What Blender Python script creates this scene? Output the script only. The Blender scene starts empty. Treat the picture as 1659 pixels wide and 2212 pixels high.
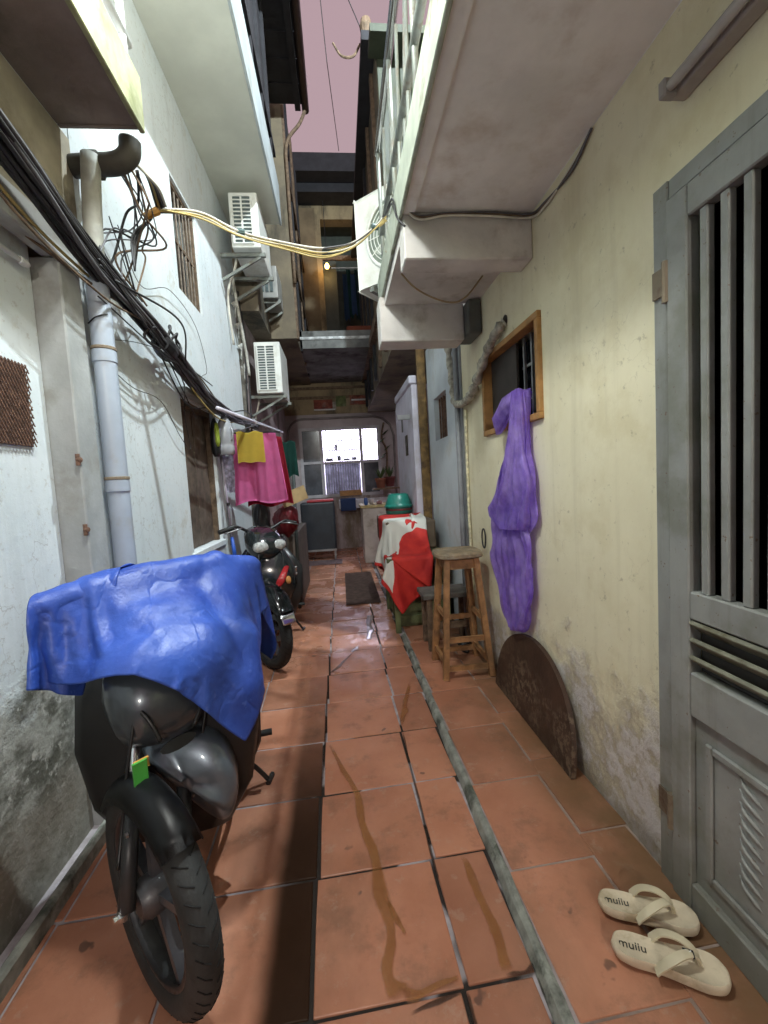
import bpy, bmesh, math, random
import numpy as np
from mathutils import Vector, Matrix, Euler

# ------------------------------------------------------------ camera, sky, exposure
S = bpy.context.scene
COL = S.collection
random.seed(7)
cam_d = bpy.data.cameras.new('camera')
cam_d.sensor_fit = 'HORIZONTAL'
cam_d.sensor_width = 36.0
cam_d.lens = 36.0 * 920.0 / 1659.0
cam_d.clip_start = 0.02
cam_d.clip_end = 400
cam = bpy.data.objects.new('camera', cam_d)
COL.objects.link(cam)
S.camera = cam
CM = Matrix(((0.99306372, 0.06546891, -0.09766404, 0.0),
             (-0.10195823, 0.0658143, -0.99260919, 0.0),
             (-0.05855735, 0.99568183, 0.07203289, 1.32),
             (0, 0, 0, 1)))
cam.matrix_world = CM

W = bpy.data.worlds.new('World')
S.world = W
W.use_nodes = True
wn = W.node_tree.nodes
wbg = wn['Background']
wbg.inputs[0].default_value = (0.40, 0.285, 0.315, 1)      # even mauve glow of a city night sky
wbg.inputs[1].default_value = 0.58
S.view_settings.view_transform = 'Standard'
S.view_settings.look = 'None'
S.view_settings.gamma = 1.0
S.view_settings.exposure = 1.02
S.cycles.max_bounces = 7
S.cycles.diffuse_bounces = 5
S.cycles.glossy_bounces = 3
S.cycles.caustics_reflective = False
S.cycles.caustics_refractive = False
S.cycles.use_denoising = True
S.cycles.use_adaptive_sampling = True
S.cycles.adaptive_threshold = 0.03
S.cycles.sample_clamp_indirect = 6.0

# ------------------------------------------------------------ node helpers
class NT:
    def __init__(s, name):
        s.m = bpy.data.materials.new(name); s.m.use_nodes = True
        s.t = s.m.node_tree; s.b = s.t.nodes['Principled BSDF']
        s.pos = s.n('ShaderNodeNewGeometry').outputs['Position']
    def n(s, t, **k):
        o = s.t.nodes.new(t)
        for a, v in k.items(): setattr(o, a, v)
        return o
    def l(s, a, b): s.t.links.new(a, b)
    def setin(s, sock, v):
        if hasattr(v, 'node'): s.l(v, sock)
        else: sock.default_value = v
    def noise(s, scale, detail=4, rough=.6, vec=None, dist=0):
        o = s.n('ShaderNodeTexNoise'); o.inputs['Scale'].default_value = scale
        o.inputs['Detail'].default_value = detail; o.inputs['Roughness'].default_value = rough
        o.inputs['Distortion'].default_value = dist
        s.l(vec if vec else s.pos, o.inputs['Vector']); return o.outputs['Fac']
    def scalev(s, v3, off=(0, 0, 0)):
        o = s.n('ShaderNodeMapping'); o.inputs['Scale'].default_value = v3; o.inputs['Location'].default_value = off
        s.l(s.pos, o.inputs['Vector']); return o.outputs['Vector']
    def ramp(s, f, a, b, lo=0., hi=1.):
        o = s.n('ShaderNodeMapRange', interpolation_type='SMOOTHSTEP'); s.setin(o.inputs[0], f)
        o.inputs[1].default_value = a; o.inputs[2].default_value = b
        o.inputs[3].default_value = lo; o.inputs[4].default_value = hi
        return o.outputs[0]
    def math(s, op, a, b=0.):
        o = s.n('ShaderNodeMath', operation=op); s.setin(o.inputs[0], a); s.setin(o.inputs[1], b); return o.outputs[0]
    def mix(s, f, a, b, bt='MIX'):
        o = s.n('ShaderNodeMix', data_type='RGBA', blend_type=bt); s.setin(o.inputs[0], f)
        for k, v in ((6, a), (7, b)):
            if hasattr(v, 'node'): s.l(v, o.inputs[k])
            else: o.inputs[k].default_value = (*v[:3], 1)
        return o.outputs[2]
    def xyz(s):
        o = s.n('ShaderNodeSeparateXYZ'); s.l(s.pos, o.inputs[0]); return o.outputs
    def color(s, c):
        if hasattr(c, 'node'): s.l(c, s.b.inputs['Base Color'])
        else: s.b.inputs['Base Color'].default_value = (*c, 1)
    def rough(s, v): s.setin(s.b.inputs['Roughness'], v)
    def bump(s, h, strength=.3, dist=.01, prev=None):
        o = s.n('ShaderNodeBump'); o.inputs['Strength'].default_value = strength
        o.inputs['Distance'].default_value = dist; s.l(h, o.inputs['Height'])
        if prev: s.l(prev, o.inputs['Normal'])
        s.l(o.outputs[0], s.b.inputs['Normal']); return o.outputs[0]

MATS = {}
def mat(name, col, rough=.7, metal=0., var=.18, scale=7., bump=.15, bscale=60., spec=.5, dirt=None, dscale=3., damt=.6, rand=0., trans=0., coat=0.):
    """colour mottled by noise, a fine bump, optional dirt patches and per-object variation"""
    if name in MATS: return MATS[name]
    t = NT(name)
    f = t.noise(scale, 5)
    lo = tuple(max(0, c * (1 - var)) for c in col); hi = tuple(min(1, c * (1 + var)) for c in col)
    c = t.mix(t.ramp(f, .3, .7), lo, hi)
    r = rough
    if dirt is not None:
        d = t.math('MULTIPLY', t.ramp(t.noise(dscale, 7, .65), .5, .68), damt)
        c = t.mix(d, c, dirt)
        r = t.math('ADD', t.math('MULTIPLY', d, .3), rough)
    if rand:
        oi = t.n('ShaderNodeObjectInfo')
        hs = t.n('ShaderNodeHueSaturation'); t.l(c, hs.inputs['Color'])
        t.l(t.ramp(oi.outputs['Random'], 0, 1, 1 - rand, 1 + rand), hs.inputs['Value'])
        c = hs.outputs[0]
    t.color(c); t.rough(r)
    t.b.inputs['Metallic'].default_value = metal
    t.b.inputs['Specular IOR Level'].default_value = spec
    if trans: t.b.inputs['Transmission Weight'].default_value = trans
    if coat: t.b.inputs['Coat Weight'].default_value = coat; t.b.inputs['Coat Roughness'].default_value = .08
    if bump: t.bump(t.noise(bscale, 4), bump, .004)
    MATS[name] = t.m
    return t.m

def emis(name, col, st):
    t = NT(name); t.color((0, 0, 0))
    t.b.inputs['Emission Color'].default_value = (*col, 1); t.b.inputs['Emission Strength'].default_value = st
    return t.m

def plaster_left():
    t = NT('white_plaster'); x = t.xyz()
    base = t.mix(t.ramp(t.noise(2.2, 6), .3, .7), (.69, .77, .80), (.77, .83, .86))
    streak = t.noise(1, 6, .65, t.scalev((9, 9, .7)))
    base = t.mix(t.ramp(streak, .50, .68, 0, .22), base, (.42, .46, .46))
    fine = t.noise(38, 6, .7)
    base = t.mix(t.ramp(fine, .56, .68, 0, .45), base, (.42, .40, .36))
    base = t.mix(t.ramp(t.noise(5, 8, .7, t.scalev((1, 1, 1), (4, 8, 2))), .56, .66, 0, .4), base, (.52, .50, .42))
    wv = t.n('ShaderNodeTexVoronoi'); wv.feature = 'DISTANCE_TO_EDGE'; wv.inputs['Scale'].default_value = 1.3
    dv = t.n('ShaderNodeVectorMath', operation='ADD'); t.l(t.pos, dv.inputs[0]); nzc = t.n('ShaderNodeTexNoise'); nzc.inputs['Scale'].default_value = 3.5; nzc.inputs['Detail'].default_value = 6; t.l(t.pos, nzc.inputs['Vector']); t.l(nzc.outputs['Color'], dv.inputs[1]); t.l(dv.outputs[0], wv.inputs['Vector'])
    crack = t.math('MULTIPLY', t.ramp(wv.outputs['Distance'], .006, .001), t.ramp(t.noise(1.4, 3, .5, t.scalev((1, 1, 1), (9, 3, 5))), .47, .56))
    base = t.mix(t.math('MULTIPLY', crack, .35), base, (.26, .25, .23))
    # rising damp: grey-green moss and flaked plaster near the ground
    nz = t.noise(3.2, 8, .62)
    h = t.math('SUBTRACT', x[2], t.math('MULTIPLY', nz, 1.0))
    damp = t.ramp(h, .33, .12)
    near = t.ramp(x[1], 2.1, 1.6)
    damp = t.math('MULTIPLY', damp, near)
    nm = t.noise(7, 10, .72)
    moss = t.mix(t.ramp(nm, .40, .60), (.11, .113, .09), (.40, .41, .37))
    moss = t.mix(t.ramp(t.noise(19, 7, .7), .55, .63), moss, (.50, .51, .47))
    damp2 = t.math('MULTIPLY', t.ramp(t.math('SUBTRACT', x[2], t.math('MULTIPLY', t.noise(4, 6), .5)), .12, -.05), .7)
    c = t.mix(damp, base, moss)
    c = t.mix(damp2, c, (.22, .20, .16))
    t.color(c); t.rough(.85)
    b1 = t.bump(t.noise(26, 8, .7), .25, .006)
    t.bump(t.math('MULTIPLY', nm, damp), .8, .02, b1)
    return t.m

def plaster_right():
    t = NT('cream_plaster'); x = t.xyz()
    base = t.mix(t.ramp(t.noise(1.6, 6), .3, .72), (.70, .65, .46), (.79, .745, .55))
    blotch = t.ramp(t.noise(2.6, 8, .68), .46, .64)
    base = t.mix(t.math('MULTIPLY', blotch, .32), base, (.52, .44, .23))
    streak = t.noise(1, 6, .65, t.scalev((10, 10, .6)))
    base = t.mix(t.ramp(streak, .52, .72, 0, .20), base, (.40, .35, .22))
    spots = t.ramp(t.noise(22, 6, .75), .60, .68, 0, .5)
    base = t.mix(spots, base, (.30, .26, .16))
    wv = t.n('ShaderNodeTexVoronoi'); wv.feature = 'DISTANCE_TO_EDGE'; wv.inputs['Scale'].default_value = 1.5
    dv = t.n('ShaderNodeVectorMath', operation='ADD'); t.l(t.pos, dv.inputs[0]); nzc = t.n('ShaderNodeTexNoise'); nzc.inputs['Scale'].default_value = 4; nzc.inputs['Detail'].default_value = 6; t.l(t.pos, nzc.inputs['Vector']); t.l(nzc.outputs['Color'], dv.inputs[1]); t.l(dv.outputs[0], wv.inputs['Vector'])
    crack = t.math('MULTIPLY', t.ramp(wv.outputs['Distance'], .005, .001), t.ramp(t.noise(1.4, 3, .5, t.scalev((1, 1, 1), (2, 3, 5))), .49, .56))
    base = t.mix(t.math('MULTIPLY', crack, .22), base, (.30, .25, .16))
    nz = t.noise(3.6, 9, .65)
    h = t.math('SUBTRACT', x[2], t.math('MULTIPLY', nz, .95))
    damp = t.ramp(h, .12, -.10)
    nm = t.noise(9, 10, .72)
    peel = t.mix(t.ramp(nm, .43, .57), (.22, .17, .14), (.56, .53, .51))
    c = t.mix(t.math('MULTIPLY', damp, t.ramp(nm, .3, .62, .25, 1)), base, peel)
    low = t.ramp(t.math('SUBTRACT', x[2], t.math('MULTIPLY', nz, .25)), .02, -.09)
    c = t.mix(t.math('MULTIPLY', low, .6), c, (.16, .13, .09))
    t.color(c); t.rough(.82)
    b1 = t.bump(t.noise(24, 8, .7), .22, .006)
    t.bump(t.math('MULTIPLY', nm, damp), .8, .015, b1)
    return t.m

def old_wall(name, c1, c2, c3, sc=2.2):
    t = NT(name)
    c = t.mix(t.ramp(t.noise(sc, 8, .65), .35, .65), c1, c2)
    c = t.mix(t.ramp(t.noise(sc * .7, 8, .7, t.scalev((1, 1, .35), (3, 1, 7))), .48, .66), c, c3)
    c = t.mix(t.ramp(t.noise(sc * 9, 6, .7), .6, .75, 0, .5), c, tuple(v * .3 for v in c1))
    t.color(c); t.rough(.9); t.bump(t.noise(20, 8, .7), .4, .01)
    return t.m

def tile_mat():
    t = NT('terracotta_tile'); x = t.xyz()
    oi = t.n('ShaderNodeObjectInfo')
    base = t.mix(t.ramp(t.noise(3.1, 6, .6), .3, .7), (.395, .165, .096), (.49, .225, .138))
    hs = t.n('ShaderNodeHueSaturation'); t.l(base, hs.inputs['Color'])
    t.l(t.ramp(oi.outputs['Random'], 0, 1, .82, 1.12), hs.inputs['Value'])
    c = hs.outputs[0]
    c = t.mix(t.ramp(t.noise(45, 5, .7), .6, .74, 0, .22), c, (.2, .10, .07))
    c = t.mix(t.ramp(t.noise(5.5, 8, .7), .50, .68, 0, .55), c, (.19, .10, .065))
    c = t.mix(t.ramp(t.noise(1.7, 6, .65, t.scalev((1, .45, 1), (3, 1, 0))), .48, .66, 0, .45), c, (.24, .125, .075))
    c = t.mix(t.ramp(t.noise(13, 7, .75, t.scalev((1, 1, 1), (7, 5, 1))), .56, .66, 0, .35), c, (.46, .33, .25))
    dots = t.ramp(t.noise(9, 3, .5, t.scalev((1, 1, 1), (5, 2, 0))), .70, .74, 0, .7)
    c = t.mix(dots, c, (.08, .05, .04))
    # shadow painted into the tile colour as a dark stripe by the drain joint
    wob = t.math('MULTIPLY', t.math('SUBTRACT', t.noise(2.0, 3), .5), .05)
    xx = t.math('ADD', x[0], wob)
    shade_band = t.math('MULTIPLY', t.ramp(xx, -.335, -.262), t.math('LESS_THAN', x[0], -.160))
    shade_band = t.math('MULTIPLY', shade_band, t.ramp(x[1], 2.9, 1.5, .0, 1.))
    c = t.mix(t.math('MULTIPLY', shade_band, .98), c, (.026, .013, .007))
    t.l(t.math('SUBTRACT', .42, t.math('MULTIPLY', shade_band, .34)), t.b.inputs['Specular IOR Level'])
    # brown dirt trodden in beside the right-hand wall
    rgt = t.math('MULTIPLY', t.ramp(x[0], .55, .93), t.ramp(t.noise(4, 6), .3, .6, .35, .9))
    c = t.mix(rgt, c, (.15, .085, .04))
    t.color(c)
    wetm = t.math('MULTIPLY', t.ramp(x[1], 2.6, 4.2), t.ramp(t.noise(2.2, 4), .40, .55))
    t.rough(t.math('SUBTRACT', t.ramp(t.noise(6, 6), .3, .7, .30, .54), t.math('MULTIPLY', wetm, .28)))
    b1 = t.bump(t.noise(70, 5, .7), .15, .003)
    t.bump(t.noise(7, 3), .12, .01, b1)
    return t.m

def door_mat():
    t = NT('grey_door_paint'); x = t.xyz()
    c = t.mix(t.ramp(t.noise(4, 5), .3, .7), (.215, .225, .215), (.28, .29, .275))
    c = t.mix(t.ramp(t.noise(3.2, 7, .65), .48, .66, 0, .6), c, (.135, .14, .10))
    c = t.mix(t.ramp(t.noise(1, 6, .65, t.scalev((14, 14, .9))), .52, .70, 0, .35), c, (.12, .115, .085))
    c = t.mix(t.ramp(t.noise(55, 4, .6), .66, .70, 0, .8), c, (.13, .07, .04))
    low = t.ramp(t.math('SUBTRACT', x[2], t.math('MULTIPLY', t.noise(5, 6), .35)), .15, -.12, 0, .6)
    c = t.mix(low, c, (.11, .105, .07))
    t.color(c); t.rough(.5); t.bump(t.noise(60, 4), .15, .004)
    return t.m

def grout_mat():
    t = NT('grout'); x = t.xyz()
    c = t.mix(t.ramp(t.noise(14, 5), .35, .65), (.30, .27, .28), (.44, .41, .44))
    wet = t.ramp(t.noise(2.3, 3, .5, t.scalev((1, 1, 1), (1.7, .4, 0))), .47, .50)
    mid = t.math('MULTIPLY', t.ramp(x[0], -.45, -.2), t.ramp(x[0], .48, .42))
    c = t.mix(t.math('MULTIPLY', wet, mid), c, (.018, .013, .010))
    c = t.mix(t.ramp(x[0], .45, .49, 0, .8), c, t.mix(t.ramp(t.noise(6, 5), .35, .65), (.20, .125, .08), (.33, .25, .20)))
    t.color(c); t.rough(.8); t.bump(t.noise(60, 5), .3, .004)
    return t.m

# ------------------------------------------------------------ mesh helpers
ORG = {}
def thing(name, label, cat, loc=(0, 0, 0), group=None, kind=None):
    o = bpy.data.objects.new(name, None); COL.objects.link(o)
    o.empty_display_size = .1
    o.location = loc; ORG[o] = Vector(loc)
    o['label'] = label; o['category'] = cat
    if group: o['group'] = group
    if kind: o['kind'] = kind
    return o

def tag(o, label, cat, group=None):
    o['label'] = label; o['category'] = cat
    if group: o['group'] = group
    return o

def build(name, bm, m, parent=None, smooth=False, label=None, kind=None, loc=None, autos=None):
    """link the bmesh (in world coordinates) as one mesh object, placed relative to its parent"""
    me = bpy.data.meshes.new(name)
    org = ORG[parent] if parent else Vector(loc) if loc else Vector((0, 0, 0))
    bmesh.ops.translate(bm, verts=bm.verts, vec=-org)
    bmesh.ops.recalc_face_normals(bm, faces=bm.faces)
    bm.to_mesh(me); bm.free()
    if isinstance(m, (list, tuple)):
        for k in m: me.materials.append(k)
    else: me.materials.append(m)
    if smooth:
        for p in me.polygons: p.use_smooth = True
    o = bpy.data.objects.new(name, me); COL.objects.link(o)
    if parent: o.parent = parent
    elif loc: o.location = loc
    ORG[o] = org
    if autos:
        md = o.modifiers.new('smooth', 'EDGE_SPLIT'); md.split_angle = math.radians(autos)
    if label: o['label'] = label
    if kind: o['kind'] = kind
    return o

def NB(): return bmesh.new()

def box(bm, x0, x1, y0, y1, z0, z1, bev=0., seg=1):
    if x0 > x1: x0, x1 = x1, x0
    if y0 > y1: y0, y1 = y1, y0
    if z0 > z1: z0, z1 = z1, z0
    r = bmesh.ops.create_cube(bm, size=1.0)
    vs = r['verts']
    for v in vs:
        v.co = Vector((x0 + (v.co.x + .5) * (x1 - x0), y0 + (v.co.y + .5) * (y1 - y0), z0 + (v.co.z + .5) * (z1 - z0)))
    if bev:
        es = {e for v in vs for e in v.link_edges}
        bmesh.ops.bevel(bm, geom=list(es), offset=bev, segments=seg, affect='EDGES', profile=.5)
    return bm

def obox(bm, c, dx, dy, dz, hx, hy, hz, bev=0., seg=1):
    """box given by its centre, three axes and half sizes"""
    r = bmesh.ops.create_cube(bm, size=2.0)
    c, dx, dy, dz = Vector(c), Vector(dx).normalized(), Vector(dy).normalized(), Vector(dz).normalized()
    vs = r['verts']
    for v in vs: v.co = c + dx * v.co.x * hx + dy * v.co.y * hy + dz * v.co.z * hz
    if bev:
        es = {e for v in vs for e in v.link_edges}
        bmesh.ops.bevel(bm, geom=list(es), offset=bev, segments=seg, affect='EDGES', profile=.5)
    return bm

def beam(bm, a, b, w, h, up=(0, 0, 1), bev=0.):
    a, b = Vector(a), Vector(b); d = (b - a).normalized()
    u = Vector(up); s = d.cross(u).normalized(); u = s.cross(d).normalized()
    return obox(bm, (a + b) / 2, d, s, u, (b - a).length / 2, w / 2, h / 2, bev)

def spline(pts, n=8):
    """Catmull-Rom through the points"""
    P = [Vector(p) for p in pts]; P = [P[0] * 2 - P[1]] + P + [P[-1] * 2 - P[-2]]
    out = []
    for i in range(1, len(P) - 2):
        a, b, c, d = P[i - 1], P[i], P[i + 1], P[i + 2]
        for k in range(n):
            t = k / n
            out.append(.5 * ((2 * b) + (c - a) * t + (2 * a - 5 * b + 4 * c - d) * t * t + (3 * b - a - 3 * c + d) * t ** 3))
    out.append(P[-2].copy()); return out

def tube(bm, pts, r, n=8, cap=True, closed=False):
    pts = [Vector(p) for p in pts]; N = len(pts)
    rs = r if isinstance(r, (list, tuple)) else [r] * N
    if len(rs) != N:
        rs = [rs[min(len(rs) - 1, int(i / (N - 1) * (len(rs) - 1) + .5))] for i in range(N)]
    prev = None; rings = []
    for i, p in enumerate(pts):
        if closed: d = (pts[(i + 1) % N] - pts[i - 1])
        else: d = pts[min(i + 1, N - 1)] - pts[max(i - 1, 0)]
        d.normalize()
        if prev is None:
            u = d.orthogonal().normalized()
        else:
            u = (prev - d * prev.dot(d))
            u = u.normalized() if u.length > 1e-6 else d.orthogonal().normalized()
        prev = u; w = d.cross(u)
        rings.append([bm.verts.new(p + (u * math.cos(a) + w * math.sin(a)) * rs[i]) for a in [2 * math.pi * k / n for k in range(n)]])
    M = N if closed else N - 1
    for i in range(M):
        A, B = rings[i], rings[(i + 1) % N]
        for k in range(n):
            bm.faces.new((A[k], A[(k + 1) % n], B[(k + 1) % n], B[k]))
    if cap and not closed:
        bm.faces.new(list(reversed(rings[0]))); bm.faces.new(rings[-1])
    return bm

def loft(bm, rings, cap=True, closed=True):
    R = [[bm.verts.new(Vector(p)) for p in r] for r in rings]; n = len(R[0])
    for i in range(len(R) - 1):
        for k in range(n if closed else n - 1):
            bm.faces.new((R[i][k], R[i][(k + 1) % n], R[i + 1][(k + 1) % n], R[i + 1][k]))
    if cap and closed:
        bm.faces.new(list(reversed(R[0]))); bm.faces.new(R[-1])
    return bm

def lathe(bm, prof, c, axis=(0, 0, 1), n=24, closed=False):
    """revolve (radius, height) pairs about an axis through c"""
    a = Vector(axis).normalized(); u = a.orthogonal().normalized(); w = a.cross(u); c = Vector(c)
    R = []
    for r, h in prof:
        R.append([bm.verts.new(c + a * h + (u * math.cos(2 * math.pi * k / n) + w * math.sin(2 * math.pi * k / n)) * max(r, 1e-4)) for k in range(n)])
    m = len(R)
    for i in range(m if closed else m - 1):
        A, B = R[i], R[(i + 1) % m]
        for k in range(n): bm.faces.new((A[k], A[(k + 1) % n], B[(k + 1) % n], B[k]))
    if not closed:
        bm.faces.new(list(reversed(R[0]))); bm.faces.new(R[-1])
    return bm

def prism(bm, poly, fn, t0, t1):
    """extrude a 2D polygon; fn(u, v, t) gives the 3D point"""
    A = [bm.verts.new(fn(u, v, t0)) for u, v in poly]; B = [bm.verts.new(fn(u, v, t1)) for u, v in poly]
    n = len(poly)
    for k in range(n): bm.faces.new((A[k], A[(k + 1) % n], B[(k + 1) % n], B[k]))
    bm.faces.new(list(reversed(A))); bm.faces.new(B)
    return bm

def sheet(bm, P, thick=0.):
    """P: n x m array of points as a grid"""
    n, m = P.shape[:2]
    V = [[bm.verts.new(P[i, j]) for j in range(m)] for i in range(n)]
    for i in range(n - 1):
        for j in range(m - 1): bm.faces.new((V[i][j], V[i + 1][j], V[i + 1][j + 1], V[i][j + 1]))
    if thick:
        bmesh.ops.solidify(bm, geom=list(bm.faces), thickness=thick)
    return bm

def wallx(bm, x0, x1, y0, y1, z0, z1, holes=()):
    """a wall across X cut by rectangular holes (ya, yb, za, zb)"""
    ys = sorted({y0, y1, *[h[0] for h in holes], *[h[1] for h in holes]})
    for a, b in zip(ys[:-1], ys[1:]):
        hs = sorted([(h[2], h[3]) for h in holes if h[0] < (a + b) / 2 < h[1]])
        z = z0
        for lo, hi in hs:
            if lo > z + 1e-4: box(bm, x0, x1, a, b, z, lo)
            z = hi
        if z < z1 - 1e-4: box(bm, x0, x1, a, b, z, z1)
    bmesh.ops.remove_doubles(bm, verts=bm.verts, dist=1e-4)
    # drop the inner faces where two boxes met
    seen = {}
    for f in list(bm.faces):
        k = tuple(sorted(v.index for v in f.verts)) if False else frozenset(f.verts)
        seen.setdefault(k, []).append(f)
    kill = [f for fs in seen.values() if len(fs) > 1 for f in fs]
    if kill: bmesh.ops.delete(bm, geom=kill, context='FACES')
    return bm

def wally(bm, y0, y1, x0, x1, z0, z1, holes=()):
    wallx(bm, y0, y1, x0, x1, z0, z1, holes)
    for v in bm.verts: v.co = Vector((v.co.y, v.co.x, v.co.z))
    return bm

# ------------------------------------------------------------ cloth: a small position-based simulation
def sd_capsule(p, a, b, r):
    a, b = np.array(a, float), np.array(b, float); d = b - a
    t = np.clip(((p - a) @ d) / (d @ d), 0, 1); q = p - (a + t[:, None] * d)
    L = np.linalg.norm(q, axis=1); return L - r, q / np.maximum(L, 1e-6)[:, None]

def sd_box(p, c, h, r=.02):
    q = p - np.array(c, float); h = np.array(h, float) - r
    cl = np.clip(q, -h, h); o = q - cl; L = np.linalg.norm(o, axis=1)
    inside = L < 1e-7
    n = o / np.maximum(L, 1e-7)[:, None]
    d = L - r
    if inside.any():
        dd = h - np.abs(q); k = np.argmin(dd, axis=1)
        ni = np.zeros_like(q); ni[np.arange(len(q)), k] = np.sign(q[np.arange(len(q)), k] + 1e-9)
        n[inside] = ni[inside]; d[inside] = -dd[np.arange(len(q)), k][inside] - r
    return d, n

def drape(P, cols, steps=160, iters=14, pins=None, g=9.8, dt=.012, planes=(), fric=.5, margin=.006, seed=1, damp=.985, squash=1., bend=.10):
    n, m = P.shape[:2]; X = P.reshape(-1, 3).astype(float).copy()
    rng = np.random.default_rng(seed)
    if squash != 1.:
        cc = X.mean(0); X[:, :2] = cc[:2] + (X[:, :2] - cc[:2]) * squash
        for q in range(9):
            w = rng.normal(0, 1, 2) * 22; X[:, 2] += .007 * np.sin(X[:, :2] @ w + rng.uniform(0, 6))
    X += rng.normal(0, .0015, X.shape)
    idx = np.arange(n * m).reshape(n, m)
    sets = []
    def add(a, b, k):
        L = np.linalg.norm(P.reshape(-1, 3)[a] - P.reshape(-1, 3)[b], axis=1); sets.append((a, b, L, k))
    for par in (0, 1):
        add(idx[par:-1:2, :].ravel(), idx[par + 1::2, :].ravel()[:idx[par:-1:2, :].size], 1.)
        add(idx[:, par:-1:2].ravel(), idx[:, par + 1::2].ravel()[:idx[:, par:-1:2].size], 1.)
        add(idx[par:-1:2, :-1].ravel(), idx[par + 1::2, 1:].ravel()[:idx[par:-1:2, :-1].size], .55)
        add(idx[par:-1:2, 1:].ravel(), idx[par + 1::2, :-1].ravel()[:idx[par:-1:2, 1:].size], .55)
    for par in range(4):
        a = idx[par:-2:4, :]; add(a.ravel(), idx[par + 2::4, :][:a.shape[0]].ravel(), bend)
        a = idx[:, par:-2:4]; add(a.ravel(), idx[:, par + 2::4][:, :a.shape[1]].ravel(), bend)
    V = np.zeros_like(X)
    pin = np.zeros(len(X), bool)
    if pins is not None: pin[pins] = True
    X0 = X.copy()
    for s in range(steps):
        V[:, 2] -= g * dt; V *= damp
        old = X.copy(); X = X + V * dt
        X[pin] = X0[pin]
        for it in range(iters):
            for a, b, L, k in sets:
                d = X[a] - X[b]; l = np.linalg.norm(d, axis=1); l = np.maximum(l, 1e-7)
                c = (d * ((l - L) / l * .5 * k)[:, None])
                X[a] -= c; X[b] += c
            X[pin] = X0[pin]
            if it % 3 == 2 or it == iters - 1:
                for fn, args in cols:
                    d, nn = fn(X, *args); h = d < margin
                    if h.any():
                        X[h] += nn[h] * (margin - d[h])[:, None]
                        mv = X[h] - old[h]; tn = mv - nn[h] * (mv * nn[h]).sum(1)[:, None]
                        X[h] -= tn * fric
                for ax, val, sg in planes:
                    h = (X[:, ax] - val) * sg < 0
                    X[h, ax] = val
        V = (X - old) / dt
        sp = np.linalg.norm(V, axis=1); f = np.minimum(1, 3. / np.maximum(sp, 1e-6)); V *= f[:, None]
    return X.reshape(n, m, 3)

def gridpts(c, ux, uy, w, h, n, m):
    c, ux, uy = np.array(c, float), np.array(ux, float), np.array(uy, float)
    ux /= np.linalg.norm(ux); uy /= np.linalg.norm(uy)
    a = np.linspace(-w / 2, w / 2, n); b = np.linspace(-h / 2, h / 2, m)
    return c + a[:, None, None] * ux + b[None, :, None] * uy

# ------------------------------------------------------------ shared materials
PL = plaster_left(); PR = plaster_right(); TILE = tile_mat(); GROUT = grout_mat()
CONC = mat('bare_concrete', (.24, .255, .225), .85, var=.35, scale=14, bump=.6, bscale=50, dirt=(.05, .06, .045), dscale=8, damt=.9)
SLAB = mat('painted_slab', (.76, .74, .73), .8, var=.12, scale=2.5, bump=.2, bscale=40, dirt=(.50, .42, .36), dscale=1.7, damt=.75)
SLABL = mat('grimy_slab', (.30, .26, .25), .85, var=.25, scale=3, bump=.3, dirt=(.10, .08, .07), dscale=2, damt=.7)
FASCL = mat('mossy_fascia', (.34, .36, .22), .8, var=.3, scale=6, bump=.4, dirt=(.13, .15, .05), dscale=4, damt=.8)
OVER = mat('overhang_paint', (.56, .58, .51), .8, var=.10, scale=2, bump=.12)
BEAMP = mat('grey_white_paint', (.62, .60, .575), .75, var=.14, scale=3, bump=.3, dirt=(.34, .30, .26), dscale=4, damt=.65)
FASC = mat('pale_green_fascia', (.38, .42, .35), .7, var=.2, scale=6, bump=.35, dirt=(.16, .15, .10), dscale=6, damt=.8)
DOORP = door_mat()
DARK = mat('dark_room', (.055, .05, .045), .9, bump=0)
JAMB = mat('grey_concrete_frame', (.40, .42, .42), .8, var=.14, scale=5, bump=.3, dirt=(.24, .22, .18), dscale=4, damt=.5)
RUST = mat('rusty_iron', (.17, .095, .065), .85, var=.4, scale=40, bump=.4, bscale=120)
WOODF = mat('ochre_wood', (.36, .19, .06), .6, var=.25, scale=14, bump=.2)
OLDW = mat('weathered_timber', (.14, .095, .06), .8, var=.4, scale=20, bump=.4)
BLKW = mat('black_timber', (.018, .018, .022), .8, var=.3, bump=.2)
IRON = mat('grey_iron', (.20, .22, .20), .5, metal=.3, var=.2, bump=.1, dirt=(.13, .06, .03), dscale=12, damt=.5)
WHITEP = mat('white_paint', (.74, .76, .76), .5, var=.06, bump=.05)
PVC = mat('lilac_pvc', (.44, .51, .61), .35, var=.08, scale=5, bump=.03, dirt=(.36, .33, .28), dscale=6, damt=.35)
ACW = mat('ac_casing', (.72, .74, .70), .45, var=.05, bump=.03, dirt=(.42, .40, .30), dscale=5, damt=.4)
ACD = mat('ac_dark_coil', (.09, .12, .12), .6, var=.3, scale=30, bump=.3)
BLACKP = mat('black_plastic', (.014, .015, .016), .35, var=.2, bump=.04)
RUB = mat('tyre_rubber', (.022, .024, .024), .7, var=.3, scale=14, bump=.25, bscale=110)
CHROME = mat('chrome', (.75, .76, .78), .16, metal=1., var=.04, bump=.02)
STEEL = mat('dull_steel', (.36, .37, .38), .38, metal=.9, var=.15, bump=.08)
CABLE = mat('black_cable', (.016, .016, .018), .45, var=.3, bump=.05)

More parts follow.
